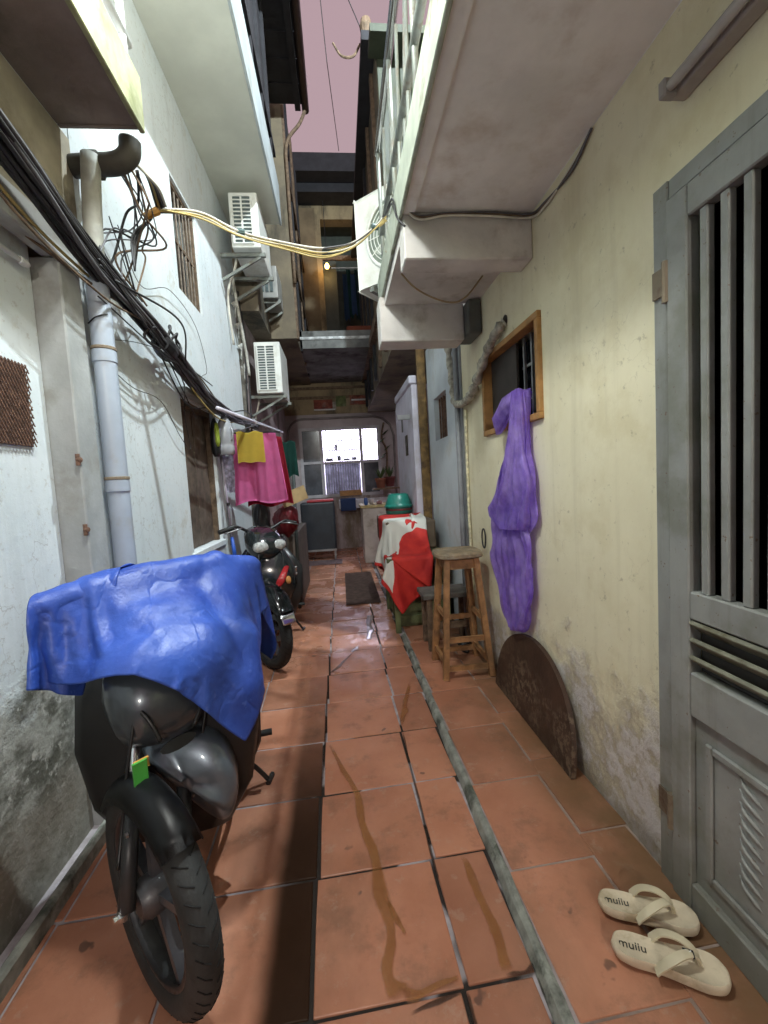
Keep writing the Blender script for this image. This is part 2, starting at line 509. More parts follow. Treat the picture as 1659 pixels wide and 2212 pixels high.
# ------------------------------------------------------------ ground and tiled floor
g = build('ground', box(NB(), -40, 40, -40, 40, -.20, -.06), mat('earth', (.10, .085, .07), .95, bump=.3)); g['kind'] = 'structure'
fl = build('alley_floor', box(NB(), -1.26, 1.30, -1.6, 8.95, -.058, -.005), GROUT); fl['kind'] = 'structure'
ORG[fl] = Vector((0, 0, 0))
TM = {}
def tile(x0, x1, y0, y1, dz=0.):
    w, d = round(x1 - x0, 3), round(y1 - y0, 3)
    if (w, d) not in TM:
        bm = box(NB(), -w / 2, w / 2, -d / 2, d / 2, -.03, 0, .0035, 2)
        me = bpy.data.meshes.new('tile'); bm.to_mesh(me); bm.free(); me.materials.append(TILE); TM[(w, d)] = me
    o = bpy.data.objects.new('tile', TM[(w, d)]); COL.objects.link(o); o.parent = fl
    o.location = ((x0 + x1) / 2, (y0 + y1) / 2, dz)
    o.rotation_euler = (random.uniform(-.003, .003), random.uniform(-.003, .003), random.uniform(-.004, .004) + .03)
G = .0055
cols_ = [(-1.015, -.968), (-.962, -.568), (-.562, -.170), (-.160, .230), (.240, .424)]
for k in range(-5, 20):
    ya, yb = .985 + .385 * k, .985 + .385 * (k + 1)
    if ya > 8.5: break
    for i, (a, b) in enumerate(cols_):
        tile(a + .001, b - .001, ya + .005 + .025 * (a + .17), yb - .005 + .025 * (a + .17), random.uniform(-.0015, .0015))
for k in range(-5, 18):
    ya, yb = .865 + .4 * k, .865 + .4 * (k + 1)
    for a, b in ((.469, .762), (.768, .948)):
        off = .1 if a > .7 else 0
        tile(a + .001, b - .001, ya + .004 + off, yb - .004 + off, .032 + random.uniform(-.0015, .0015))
rs = build('raised_screed', box(NB(), .4655, .9495, -1.58, 8.6, -.0049, .027), GROUT, fl)
# rough cement strip between the drain tiles and the raised right side
bm = NB()
N = 60; rings = []
for i in range(N + 1):
    y = -1.5 + 5.0 * i / N
    a = .428 + random.uniform(-.004, .004); b = .464 + random.uniform(-.003, .003); h = .006 + random.uniform(-.003, .004)
    rings.append([(a, y, -.02), (a + .002, y, .002), (a + .012, y, .022 + h * .5), (a + .020, y, .030 + h * .4), ((a + b) / 2 + .008, y, .031 + h * .3), (b, y, .030), (b + .004, y, -.02)])
loft(bm, rings)
build('cement_strip', bm, CONC, fl)

# water and dirt trickles lying on the tiles
def soak(nt):
    a = nt.n('ShaderNodeAttribute'); a.attribute_name = 'soak'
    k = nt.math('ADD', a.outputs['Fac'], nt.math('MULTIPLY', nt.math('SUBTRACT', nt.noise(30, 5, .65), .5), .9))
    nt.l(nt.math('MULTIPLY', nt.ramp(k, .15, 1.05), .62), nt.b.inputs['Alpha'])
WATER = NT('rusty_water'); WATER.color(WATER.mix(WATER.ramp(WATER.noise(9, 5), .3, .7), (.30, .115, .03), (.42, .185, .06))); WATER.rough(.22)
WATER.b.inputs['Specular IOR Level'].default_value = .6
soak(WATER)
def trickle(pts, ws, name='water_trickle', m=None, z=.0035, label=None):
    P = spline(pts, 10); bm = NB(); prev = None; arc = 0.; ev = []
    rnd = random.Random(len(pts) * 7 + int(abs(pts[0][0]) * 100))
    for i, p in enumerate(P):
        t = i / (len(P) - 1); k = t * (len(ws) - 1); j = min(int(k), len(ws) - 2)
        w = ws[j] + (ws[j + 1] - ws[j]) * (k - j); w *= 1.25 + .16 * math.sin(i * .55 + len(pts)) + rnd.uniform(-.05, .05)
        d = (P[min(i + 1, len(P) - 1)] - P[max(i - 1, 0)]); d = Vector((d.x, d.y, 0)).normalized(); s = Vector((-d.y, d.x, 0))
        sh = .12 * math.sin(i * .37 + 1) * w
        arc += (p - P[i - 1]).length if i else 0
        cur = [bm.verts.new(Vector((p.x, p.y, z)) + s * (q * w / 2 + sh) + Vector((0, 0, .0011 if abs(q) < .6 else -.0012))) for q in (-1, -.5, .5, 1)]
        tip = min(1., min(i, len(P) - 1 - i) / 4.)
        ev += [0., tip, tip, 0.]
        if prev:
            for q in range(3): bm.faces.new((prev[q], prev[q + 1], cur[q + 1], cur[q]))
        prev = cur
    o = build(name, bm, m or WATER.m, fl, smooth=True, label=label)
    at = o.data.attributes.new('soak', 'FLOAT', 'POINT'); at.data.foreach_set('value', ev)
    return o
trickle([(-.151, 2.119, 0), (-.076, 1.909, 0), (-.018, 1.721, 0), (.009, 1.524, 0), (.039, 1.364, 0), (.058, 1.177, 0), (.044, 1.058, 0), (.068, .985, 0)], [.014, .022, .028, .034, .036, .05, .03, .034, .07], label='rust brown trickle of water down the middle tiles')
trickle([(.055, 1.26, 0), (.085, 1.19, 0), (.105, 1.13, 0)], [.012, .02, .006])
trickle([(.068, .99, 0), (.12, .998, 0), (.19, 1.01, 0), (.232, 1.02, 0)], [.05, .02, .014, .012])
trickle([(.37, 2.70, 0), (.30, 2.42, 0), (.275, 2.33, 0), (.24, 2.165, 0)], [.02, .03, .04, .02], label='rust brown trickle running off the cement strip')
trickle([(.335, 1.375, 0), (.352, 1.24, 0), (.358, 1.091, 0), (.365, 1.0, 0)], [.026, .03, .03, .04], label='rust brown trickle beside the cement strip')
DW = NT('dark_wet_dirt'); DW.color((.03, .018, .012)); DW.rough(.3); soak(DW); DIRTW = DW.m
trickle([(-.165, 2.9, 0), (-.10, 3.02, 0), (-.05, 3.12, 0), (.01, 3.26, 0)], [.016, .03, .02, .012], m=DIRTW)
trickle([(.005, 3.26, 0), (.03, 3.32, 0), (.06, 3.36, 0)], [.02, .04, .02], m=mat('clear_water', (.30, .25, .24), .04, var=.1, bump=0, spec=.9))
trickle([(.20, 4.14, 0), (.185, 3.9, 0), (.175, 3.7, 0), (.16, 3.5, 0)], [.06, .035, .05, .03], m=MATS['clear_water'])
trickle([(.24, 2.17, 0), (.237, 1.9, 0), (.236, 1.6, 0), (.235, 1.36, 0), (.235, 1.29, 0)], [.010, .009, .011, .010, .008], m=DIRTW, z=.002)
trickle([(-.166, 2.9, 0), (-.166, 2.5, 0), (-.166, 2.1, 0), (-.165, 1.74, 0)], [.008, .011, .012, .010], m=DIRTW, z=.002)
trickle([(.08, .955, 0), (.16, .975, 0), (.24, .985, 0)], [.010, .014, .016], m=DIRTW, z=.002)
trickle([(.235, .99, 0), (.238, .93, 0), (.24, .84, 0)], [.014, .016, .018], m=DIRTW, z=.002)
trickle([(.345, .995, 0), (.40, 1.0, 0), (.435, 1.0, 0), (.44, .94, 0), (.45, .86, 0)], [.016, .02, .024, .022, .026], m=DIRTW, z=.004)
# stained kerb along the foot of the left wall
bm = NB(); box(bm, -1.018, -.985, -1.5, 1.95, -.02, .055, .008)
build('wall_kerb', bm, CONC, fl)

# ------------------------------------------------------------ cream house, right
HR = thing('house', 'cream plastered house on the right with grey barred door and overhanging balcony', 'house', (1.0, 1.2, 0))
WY0, WY1, WZ0, WZ1 = 1.895, 2.665, 1.565, 2.05
build('wall', wallx(NB(), .95, 1.10, -1.6, 3.15, -.05, 2.5, [(WY0, WY1, WZ0, WZ1), (.28, 1.185, -.05, 2.085)]), PR, HR)
build('upper_wall', box(NB(), 1.10, 1.25, -1.6, 3.15, 2.5, 5.3), PR, HR)
build('balcony_floor', box(NB(), .9495, 1.10, -1.6, 3.15, 2.501, 2.62), SLAB, HR)
# room behind the window and door
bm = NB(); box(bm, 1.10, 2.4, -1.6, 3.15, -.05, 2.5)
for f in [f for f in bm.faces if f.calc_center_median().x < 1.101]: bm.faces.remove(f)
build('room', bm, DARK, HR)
sl = build('balcony_slab', box(NB(), .352, .949, -1.6, 2.085, 2.503, 2.62), SLAB, HR, label='dim mauve grey underside of the balcony')
build('fascia', box(NB(), .335, .352, -1.6, 2.93, 2.478, 2.645, .004), FASC, HR)
build('drip_band', box(NB(), .353, .405, -1.6, 1.948, 2.49, 2.502), SLAB, HR)
build('balcony_beam', box(NB(), .353, .949, 1.95, 2.083, 2.30, 2.502, .006), BEAMP, HR)
build('balcony_slab', box(NB(), .353, .949, 2.086, 2.748, 2.425, 2.618), BEAMP, HR)
build('balcony_beam', box(NB(), .318, .86, 2.75, 2.93, 2.20, 2.476, .006), BEAMP, HR, label='lower cracked beam at the far end of the balcony')
build('drain_box', box(NB(), .862, .948, 2.66, 2.90, 2.21, 2.42, .012, 2), mat('dark_grey_box', (.10, .105, .10), .6, bump=.1), HR)
for z, r in ((2.91, .018), (3.42, .022)):
    build('rail', tube(NB(), [(.375, -1.5, z), (.375, 2.88, z)], r, 10), CHROME if z > 3 else IRON, HR, smooth=True)
for y in (-.6, .3, 1.0, 1.65, 2.25, 2.85):
    build('baluster', tube(NB(), [(.375, y, 2.62), (.375, y, 3.41)], .013, 8), IRON, HR, smooth=True)
for k, y in enumerate((1.82, 1.95, 2.08, 2.45, 2.65)):
    build('baluster', tube(NB(), [(.37, y, 2.62), (.39 + .02 * (k % 2), y, 3.40)], .008, 6), IRON, HR)
# flower-box frame and shading net hung on the railing
bm = NB()
for y in (1.55, 1.75):
    tube(bm, spline([(.37, y, 3.3), (.47, y + .05, 3.45), (.56, y + .02, 3.3), (.60, y, 3.05)], 6), .006, 6)
build('plant_hook', bm, IRON, HR)

# window
wf = NB()
fw = .032
box(wf, .928, .99, WY0, WY1, WZ1 - fw, WZ1, .003); box(wf, .928, .99, WY0, WY1, WZ0, WZ0 + fw, .003)
box(wf, .928, .99, WY0, WY0 + fw, WZ0 + fw, WZ1 - fw, .003); box(wf, .928, .99, WY1 - fw, WY1, WZ0 + fw, WZ1 - fw, .003)
WR = build('window', wf, WOODF, HR, label='small dark window with ochre wooden frame and inner bars')
for y in (2.02, 2.11, 2.20):
    build('bar', box(NB(), 1.0, 1.014, y - .007, y + .007, WZ0 + .03, WZ1 - .03), STEEL, WR)
for z in (1.71, 1.88):
    build('bar', box(NB(), 1.015, 1.025, WY0 + .03, 2.26, z - .006, z + .006), STEEL, WR)
build('shutter', box(NB(), .985, 1.0, 2.26, WY1 - fw, WZ0 + fw, WZ1 - fw), mat('brown_shutter', (.045, .038, .033), .6), WR)
build('pane', box(NB(), 1.04, 1.044, WY0 + fw, 2.26, WZ0 + fw, WZ1 - fw), mat('dark_glass', (.02, .022, .025), .08, var=.1, bump=0), WR)

# barred metal door
DY0, DY1 = .28, 1.185
df = NB()
box(df, .935, 1.03, DY1 - .055, DY1, 0, 2.09, .004); box(df, .935, 1.03, DY0, DY0 + .055, 0, 2.09, .004)
box(df, .937, 1.03, DY0 + .056, DY1 - .056, 2.035, 2.088, .004)
DR = build('door', df, DOORP, HR, label='grey metal door with upright bars, louvres and an embossed lower panel')
LY0, LY1 = DY0 + .06, DY1 - .06
leaf = NB()
box(leaf, .925, .965, LY1 - .07, LY1, .03, 2.03, .004); box(leaf, .925, .965, LY0, LY0 + .07, .03, 2.03, .004)
for a, b in ((1.95, 2.03), (.895, .972), (.62, .745), (.03, .12)):
    box(leaf, .926, .964, LY0 + .0705, LY1 - .0705, a, b, .004)
build('leaf', leaf, DOORP, DR)
y = LY1 - .07 - .030
k = 0
while y > LY0 + .09:
    build('bar', box(NB(), .934, .956, y - .024, y, .972, 1.95, .003), DOORP, DR)
    y -= .0585; k += 1
for z in (.775, .825, .872):
    bm = NB(); obox(bm, (.945, (LY0 + LY1) / 2, z), (.7, 0, -.55), (0, 1, 0), (.55, 0, .7), .026, (LY1 - LY0) / 2 - .0712, .006, .002)
    build('louvre', bm, mat('dusty_louvre', (.17, .17, .125), .6, var=.25, scale=12, dirt=(.09, .08, .04), dscale=8, damt=.8), DR)
build('louvre_backing', box(NB(), .963, .967, LY0 + .071, LY1 - .071, .745, .895), DARK, DR)
build('panel', box(NB(), .944, .956, LY0 + .0705, LY1 - .0705, .12, .62), DOORP, DR)
bm = NB()
py0, py1, pz0, pz1 = LY0 + .13, LY1 - .13, .19, .54
for a, b, c, d in ((py0, py1, pz1, pz1 + .022), (py0, py1, pz0 - .022, pz0), (py0 - .022, py0, pz0 - .022, pz1 + .022), (py1, py1 + .022, pz0 - .022, pz1 + .022)):
    box(bm, .934, .9445, a, b, c, d, .004)
build('moulding', bm, DOORP, DR)
bm = NB()   # embossed scroll: a chain of twisted leaf shapes
for i in range(9):
    zc = .24 + i * .033; yc = (py0 + py1) / 2 + .16
    tube(bm, spline([(.944, yc - .03, zc - .012), (.9395, yc - .008, zc + .004), (.9395, yc + .012, zc + .012), (.944, yc + .03, zc + .03)], 4), [.002, .005, .005, .002], 6)
build('scroll', bm, DOORP, DR, smooth=True)
for z in (.28, 1.82):
    bm = NB(); tube(bm, [(.926, DY1 - .058, z - .055), (.926, DY1 - .058, z + .055)], .010, 8)
    box(bm, .928, .934, DY1 - .045, DY1 - .005, z - .03, z + .045)
    build('hinge', bm, mat('old_hinge', (.21, .17, .12), .6, metal=.4, dirt=(.10, .04, .02), dscale=15), DR)
build('bolt_knob', lathe(NB(), [(.0, 0), (.008, 0), (.009, .012), (.005, .018), (0, .02)], (.924, LY0 + .18, .93), (-1, 0, 0), 10), RUST, DR)

# ------------------------------------------------------------ near house, left
HL = thing('house', 'near house on the left with a recessed plaster panel under a dark balcony', 'house', (-1.1, 1.0, 0))
build('panel_wall', box(NB(), -1.30, -1.085, -1.6, 1.752, -.05, 2.26), PL, HL, label='peeling white plaster with mossy grey damp at its foot')
build('wall', box(NB(), -1.30, -1.02, -1.6, 1.98, 2.262, 2.80), mat('shaded_beige_plaster', (.36, .32, .25), .85, var=.25, scale=4, bump=.3, dirt=(.12, .10, .07), dscale=3, damt=.8), HL)  # plaster colour darkened to carry the balcony's shade above the lintel
build('lintel', box(NB(), -1.05, -.985, -1.6, 1.888, 2.225, 2.345, .006), JAMB, HL)
build('jamb', box(NB(), -1.20, -.985, 1.755, 1.888, -.05, 2.223, .006), JAMB, HL)
build('wall', box(NB(), -1.30, -1.02, 1.89, 1.978, -.05, 2.26), PL, HL)
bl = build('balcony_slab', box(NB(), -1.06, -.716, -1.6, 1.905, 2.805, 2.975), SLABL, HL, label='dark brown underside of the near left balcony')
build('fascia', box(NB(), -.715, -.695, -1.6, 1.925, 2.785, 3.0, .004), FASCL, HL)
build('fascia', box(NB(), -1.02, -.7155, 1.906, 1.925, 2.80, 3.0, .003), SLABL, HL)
build('upper_wall', box(NB(), -1.30, -1.022, -1.6, 1.975, 2.8005, 4.6), PL, HL)
bm = NB()
tube(bm, [(-.72, -1.5, 3.10), (-.72, 1.9, 3.10)], .018, 8); tube(bm, [(-.72, -1.5, 3.45), (-.72, 1.9, 3.45)], .02, 8)
build('rail', bm, WHITEP, HL, smooth=True)
for y in (.2, .75, 1.3, 1.85): build('baluster', tube(NB(), [(-.72, y, 2.975), (-.72, y, 3.45)], .014, 8), WHITEP, HL)
build('awning_rod', tube(NB(), [(-1.06, .3, 2.165), (-1.06, 1.69, 2.165)], .009, 8), WHITEP, HL, smooth=True, label='thin white rod under the lintel')
build('rod_end', lathe(NB(), [(0, 0), (.013, 0), (.014, .03), (.008, .045), (0, .046)], (-1.06, 1.66, 2.165), (0, 1, 0), 10), WHITEP, HL)
# rusted expanded-metal vent
VT = build('vent', box(NB(), -1.0851, -1.080, 1.20, 1.655, 1.515, 1.80), mat('vent_hole', (.10, .06, .05), .9, var=.4, scale=25), HL, label='rusty brown expanded metal vent in white plaster')
bm = NB(); n_ = 30
for i in range(n_ + 22):
    for s in (1, -1):
        pts = []
        y0 = 1.20 + .455 * (i - 11) / n_
        for (yy, zz) in ((y0, 1.515), (y0 + s * .165, 1.80)): pts.append((yy, zz))
        (ya, za), (yb, zb) = pts
        def clip(t): return ya + (yb - ya) * t, za + (zb - za) * t
        ts = [t / 20 for t in range(21) if 1.20 <= clip(t / 20)[0] <= 1.662]
        if len(ts) > 1:
            a, b = clip(ts[0]), clip(ts[-1])
            beam(bm, (-1.072 - .002 * s, *a), (-1.072 - .002 * s, *b), .0025, .0035)
build('mesh_wires', bm, RUST, VT, kind='stuff')
for z in (1.44, .96) if False else (1.47, 1.20):
    bm = NB(); tube(bm, [(-.99, 1.748, z - .022), (-.99, 1.748, z + .022)], .008, 6)
    lathe(bm, [(0, 0), (.014, 0), (.010, .01), (0, .012)], (-.99, 1.752, z), (1, -.3, 0), 8)
    build('pintle', bm, RUST, HL)

# ------------------------------------------------------------ white house, left
HW = thing('house', 'long white house on the left with upper storey jutting over the alley', 'house', (-1.1, 3.5, 0))
UW = (3.18, 3.70, 2.74, 3.50); LW = (3.0, 3.72, .91, 1.965)
build('wall', wallx(NB(), -1.25, -1.021, 1.981, 5.02, -.05, 4.2, [UW, LW]), PL, HW)
build('overhang', box(NB(), -1.25, -.475, 1.985, 4.98, 4.202, 4.33), OVER, HW, label='smooth grey green soffit of the jutting storey')
build('fascia', box(NB(), -.474, -.455, 1.985, 4.985, 4.19, 4.62, .004), mat('fascia_white', (.40, .45, .47), .7, var=.14, scale=3, dirt=(.25, .25, .22), dscale=4, damt=.6), HW)
build('timber_wall', box(NB(), -.62, -.50, 1.985, 4.98, 4.331, 6.3), BLKW, HW)
for y in (2.2, 2.7, 3.2, 3.7, 4.2, 4.7):
    build('timber_post', box(NB(), -.50, -.47, y, y + .06, 4.62, 6.2), BLKW, HW)
build('timber_sill', box(NB(), -.499, -.465, 1.99, 4.98, 4.9, 4.96), BLKW, HW)
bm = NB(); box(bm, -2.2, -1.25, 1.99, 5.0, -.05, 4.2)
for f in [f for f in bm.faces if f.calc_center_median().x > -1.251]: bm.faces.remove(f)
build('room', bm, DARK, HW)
w1 = NB(); y0, y1, z0, z1 = UW
for a, b, c, d in ((y0, y1, z1 - .03, z1), (y0, y1, z0, z0 + .03), (y0, y0 + .03, z0 + .03, z1 - .03), (y1 - .03, y1, z0 + .03, z1 - .03)): box(w1, -1.10, -1.04, a, b, c, d)
U = build('window', w1, OLDW, HW, label='upper window with brown weathered bars in the white wall')
for i in range(6):
    yy = y0 + .07 + i * .075
    build('bar', tube(NB(), [(-1.05, yy, z0 + .02), (-1.05, yy + .005, z1 - .02)], .007, 6), mat('pale_bar', (.17, .14, .11), .7, var=.4, scale=25), U)
build('bar', box(NB(), -1.06, -1.045, y0 + .03, y1 - .03, 3.1, 3.12), OLDW, U)
build('board', box(NB(), -1.13, -1.12, y0 + .03, y1 - .03, z0 + .03, z1 - .25), mat('grey_board', (.06, .05, .042), .8, var=.4, scale=20), U)
w2 = NB(); y0, y1, z0, z1 = LW
for a, b, c, d in ((y0, y1, z1 - .04, z1), (y0, y0 + .035, z0, z1 - .04), (y1 - .035, y1, z0, z1 - .04)): box(w2, -1.12, -1.045, a, b, c, d)
Lw = build('window', w2, OLDW, HW, label='tall lower window closed by a dull brown shutter')
SHUT = mat('brown_plank', (.115, .088, .068), .75, var=.35, scale=11, bump=.3, dirt=(.07, .035, .02), dscale=3, damt=.8)
for i in range(4):
    a = y0 + .037 + i * .1615
    build('plank', box(NB(), -1.11, -1.075 - .004 * (i % 2), a, a + .158, z0 + .005, z1 - .042, .003), SHUT, Lw)
build('sill', box(NB(), -1.20, -1.005, y0 - .03, y1 + .03, z0 - .05, z0 - .002, .005), PL, HW)
build('hood', box(NB(), -1.0205, -.955, y0 - .05, y1 + .04, z1 + .01, z1 + .05, .005), JAMB, HW)
# roof eave above
rf = NB()
for i in range(30):
    y = 1.4 + i * .15
    box(rf, -1.0, -.16, y, y + .146, 6.20 + .012 * (i % 2), 6.235 + .012 * (i % 2))
RF = build('eave', rf, BLKW, HW, label='black corrugated eave seen from below')
build('eave_beam', box(NB(), -.26, -.19, 1.4, 5.86, 6.10, 6.195), BLKW, HW)
build('gutter', tube(NB(), [(-.13, 1.4, 6.16), (-.13, 5.93, 6.16)], .045, 8), mat('brown_gutter', (.05, .03, .025), .6), HW, smooth=True)
build('downpipe', tube(NB(), spline([(-.14, 5.88, 6.12), (-.22, 5.9, 5.98), (-.40, 5.92, 5.75), (-.42, 5.92, 5.3), (-.42, 5.92, 4.0)], 6), .022, 8), OLDW, HW, smooth=True)

# ------------------------------------------------------------ far left house
HF = thing('house', 'dark shabby house beyond the white wall on the left', 'house', (-1.1, 6.8, 0))
OLDP = old_wall('stained_pink_wall', (.27, .22, .215), (.38, .31, .31), (.10, .09, .07))
OLDK = old_wall('sooty_brown_wall', (.13, .11, .08), (.20, .165, .11), (.05, .045, .035))
build('wall', box(NB(), -1.25, -1.0, 5.021, 8.7, -.05, 3.3), OLDP, HF)
build('upper_wall', box(NB(), -1.25, -.45, 5.95, 8.7, 3.301, 6.9), OLDK, HF)
build('dark_recess', box(NB(), -1.25, -.78, 5.022, 5.94, 3.302, 6.0), OLDK, HF)
for y, m in ((5.96, OLDW), (6.5, BLKW), (7.2, OLDW), (7.9, BLKW)):
    build('pilaster', box(NB(), -.449, -.42, y, y + .12, 3.3, 6.8), m, HF)
for z in (4.3, 5.4): build('string_course', box(NB(), -.4495, -.41, 6.1, 8.6, z, z + .07), OLDW, HF)
build('shutter', box(NB(), -.4485, -.435, 6.66, 7.14, 3.7, 4.25), BLKW, HF)

# ------------------------------------------------------------ far right houses
HB = thing('house', 'pale blue white house wall beyond the cream house, with a small barred window', 'house', (1.0, 3.8, 0))
PLB = mat('pale_blue_plaster', (.58, .64, .68), .8, var=.1, scale=3, bump=.2, dirt=(.40, .38, .33), dscale=3, damt=.5)
build('wall', wallx(NB(), .955, 1.10, 3.34, 4.40, -.05, 2.62, [(3.66, 4.13, 1.68, 2.08)]), PLB, HB)
build('wall', box(NB(), .94, 1.10, 3.151, 3.338, -.05, 2.62), mat('grey_pier', (.20, .21, .22), .7, var=.2), HB, label='narrow grey pier between cream and pale walls')
wb = NB()
for i in range(5): box(wb, 1.0, 1.01, 3.70 + i * .085, 3.712 + i * .085, 1.68, 2.08)
WB = build('window', box(NB(), 1.03, 1.04, 3.66, 4.13, 1.68, 2.08), mat('brown_dark', (.05, .035, .025), .8), HB)
for i in range(5): build('bar', box(NB(), .99, 1.005, 3.72 + i * .085, 3.735 + i * .085, 1.69, 2.07), RUST, WB)
build('upper_floor', box(NB(), .64, 1.6, 4.62, 8.69, 2.72, 5.72), OLDK, HB, label='dark timber upper floor of the pale house')
OLIVE = mat('olive_sheet', (.035, .043, .026), .6, var=.25, scale=6, bump=.2, dirt=(.06, .06, .03), dscale=3, damt=.7)
for i in range(8):
    build('cladding_sheet', box(NB(), .645 + i * .116, .755 + i * .116, 4.59, 4.619, 2.9, 5.66, .006), OLIVE, HB)
build('eave', box(NB(), .50, 1.6, 4.55, 8.69, 5.721, 5.81), BLKW, HB)
build('awning', box(NB(), .56, 1.5, 4.32, 4.588, 5.58, 5.65), OLIVE, HB)
for y in (4.9, 5.6, 6.3, 7.0, 7.7, 8.4): build('post', box(NB(), .60, .639, y, y + .08, 2.8, 5.72), OLDW if y < 6 else BLKW, HB)
build('ledge', box(NB(), .56, .6395, 4.62, 8.69, 3.3, 3.42), OLDW, HB)
bm = NB(); tube(bm, spline([(.5, 4.7, 5.82), (.42, 4.7, 5.70), (.30, 4.72, 5.72), (.22, 4.7, 5.82)], 5), .012, 6)
build('antenna_arm', bm, OLDW, HB)
bm = NB(); lathe(bm, [(0, 0), (.05, 0), (.065, .10), (.05, .16), (0, .17)], (.56, 4.62, 5.81), (0, 0, 1), 12)
build('finial', bm, OLDW, HB)

HA = thing('shed', 'low pale lilac outhouse with a sloping roof edge beyond the wooden post', 'shed', (.9, 5.1, 0))
LIL = mat('lilac_white_plaster', (.56, .55, .64), .8, var=.1, scale=4, bump=.2, dirt=(.36, .33, .32), dscale=3, damt=.5)
bm = NB(); prism(bm, [(4.47, -.05), (5.75, -.05), (5.75, 2.25), (5.55, 2.40), (4.47, 2.31)], lambda u, v, t: (t, u, v), .80, 1.2)
build('wall', bm, LIL, HA)
build('coping', box(NB(), .775, .86, 4.46, 5.6, 2.315, 2.40, .01), LIL, HA)
build('window', box(NB(), .79, .799, 4.86, 5.0, 1.60, 1.83), mat('brown_dark2', (.06, .05, .03), .8), HA)
build('vent_slot', box(NB(), .79, .799, 5.15, 5.22, 1.9, 2.1), mat('brown_dark3', (.10, .09, .09), .8), HA)
build('bracket', box(NB(), .66, .799, 4.6, 4.64, 1.97, 2.02), STEEL, HA)
tag(build('post', box(NB(), .86, .945, 4.405, 4.46, 0, 2.78, .004), mat('flaked_ochre_wood', (.20, .125, .045), .8, var=.4, scale=12, bump=.4, dirt=(.07, .045, .03), dscale=8, damt=.9)), 'tall flaked brown and ochre wooden post beside the pale wall', 'post')

# ------------------------------------------------------------ end house across the alley
HE = thing('house', 'old stained house closing the end of the alley, with a gallery above', 'house', (0, 8.8, 0))
ENDW = old_wall('end_wall', (.36, .32, .33), (.46, .42, .43), (.16, .13, .09), 1.5)
YEL = old_wall('ochre_wall', (.22, .17, .10), (.33, .26, .15), (.06, .05, .035), 1.3)
build('wall', wally(NB(), 8.70, 8.95, -1.3, 1.4, -.05, 2.72, [(-.76, .86, 1.06, 2.46)]), ENDW, HE)
build('old_wall', box(NB(), -1.3, 1.4, 8.68, 8.95, 2.721, 3.75), old_wall('mouldy_wall', (.26, .20, .12), (.38, .30, .18), (.05, .045, .035), 1.6), HE)
build('upper_wall', wally(NB(), 8.70, 8.95, -1.3, 1.4, 3.751, 6.9, [(-.06, .80, 3.9, 6.45)]), YEL, HE)
build('room', box(NB(), -.3, 1.0, 9.3, 9.35, 3.75, 6.6), mat('room_green', (.05, .06, .05), .9), HE)
build('room_ceiling', box(NB(), -.3, 1.0, 8.951, 9.36, 6.46, 6.5), mat('room_green', (.05, .06, .05), .9), HE)
build('roof', box(NB(), -1.3, 1.4, 8.0, 9.2, 6.86, 7.17), BLKW, HE)
build('roof_beam', box(NB(), -1.3, 1.4, 8.3, 8.69, 6.70, 6.855), BLKW, HE)
build('gallery_slab', box(NB(), -.998, .95, 6.5, 8.67, 3.33, 3.58), mat('gallery_grey', (.15, .155, .15), .8, var=.35, scale=4, bump=.3, dirt=(.05, .05, .045), dscale=3, damt=.8), HE)
bm = NB(); rings = []
for i in range(40):
    x = -.6 + 1.5 * i / 39; w = random.uniform(0, .012)
    rings.append([(x, 6.492 - w, 3.455), (x, 6.488 - w, 3.47), (x, 6.492, 3.495), (x, 6.499, 3.495), (x, 6.499, 3.455)])
loft(bm, rings); build('cement_lip', bm, mat('pale_cement', (.52, .54, .54), .8, var=.4, scale=12), HE)
build('pilaster', box(NB(), -.50, -.16, 8.60, 8.699, 3.7, 6.6), mat('ochre_plaster', (.16, .12, .07), .85, var=.25, scale=3, dirt=(.12, .09, .05), dscale=2, damt=.7), HE)
dr = build('door', box(NB(), -.055, .20, 8.75, 8.79, 3.9, 5.7), mat('dark_green_door', (.035, .045, .04), .6), HE)
build('transom', box(NB(), -.058, .798, 8.73, 8.78, 5.71, 5.79), OLDW, HE)
for k in range(3):
    build('fascia_board', box(NB(), -1.25, 1.35, 8.66 - .02 * k, 8.679 - .02 * k, 3.02 + .18 * k, 3.07 + .18 * k), OLDW, HE)
for x0, x1, z0, z1, c in ((-.42, -.05, 2.80, 3.0, (.20, .05, .035)), (.02, .22, 2.86, 3.06, (.10, .13, .05)), (.3, .72, 2.88, 3.06, (.22, .06, .04)), (-.05, .02, 2.8, 2.95, (.3, .28, .24))):
    build('faded_board', box(NB(), x0, x1, 8.655, 8.679, z0, z1), mat('faded_%d' % int(x0 * 100 + 100), c, .85, var=.5, scale=9, bump=.2, dirt=(.3, .26, .22), dscale=5, damt=.6), HE)
for x0, x1, z in ((-.42, .0, 2.80), (.33, .63, 2.97)):
    build('tube_cover', tube(NB(), [(x0, 8.63, z), (x1, 8.63, z)], .016, 8), WHITEP, HE, smooth=True)
# plaster arch around the opening
bm = NB(); arc = [(-.98, 1.0), (-.98, 2.3)] + [(-.98 + .3 * (1 - math.cos(a)), 2.3 + .34 * math.sin(a)) for a in (.4, .8, 1.2, 1.57)] + \
    [(.75 + .4 * math.sin(a), 2.24 + .40 * math.cos(a)) for a in (0, .5, 1., 1.57)] + [(1.15, 1.0)]
tube(bm, [(x, 8.69, z) for x, z in arc], .025, 6); build('arch_moulding', bm, mat('arch_grey', (.20, .18, .18), .8), HE)

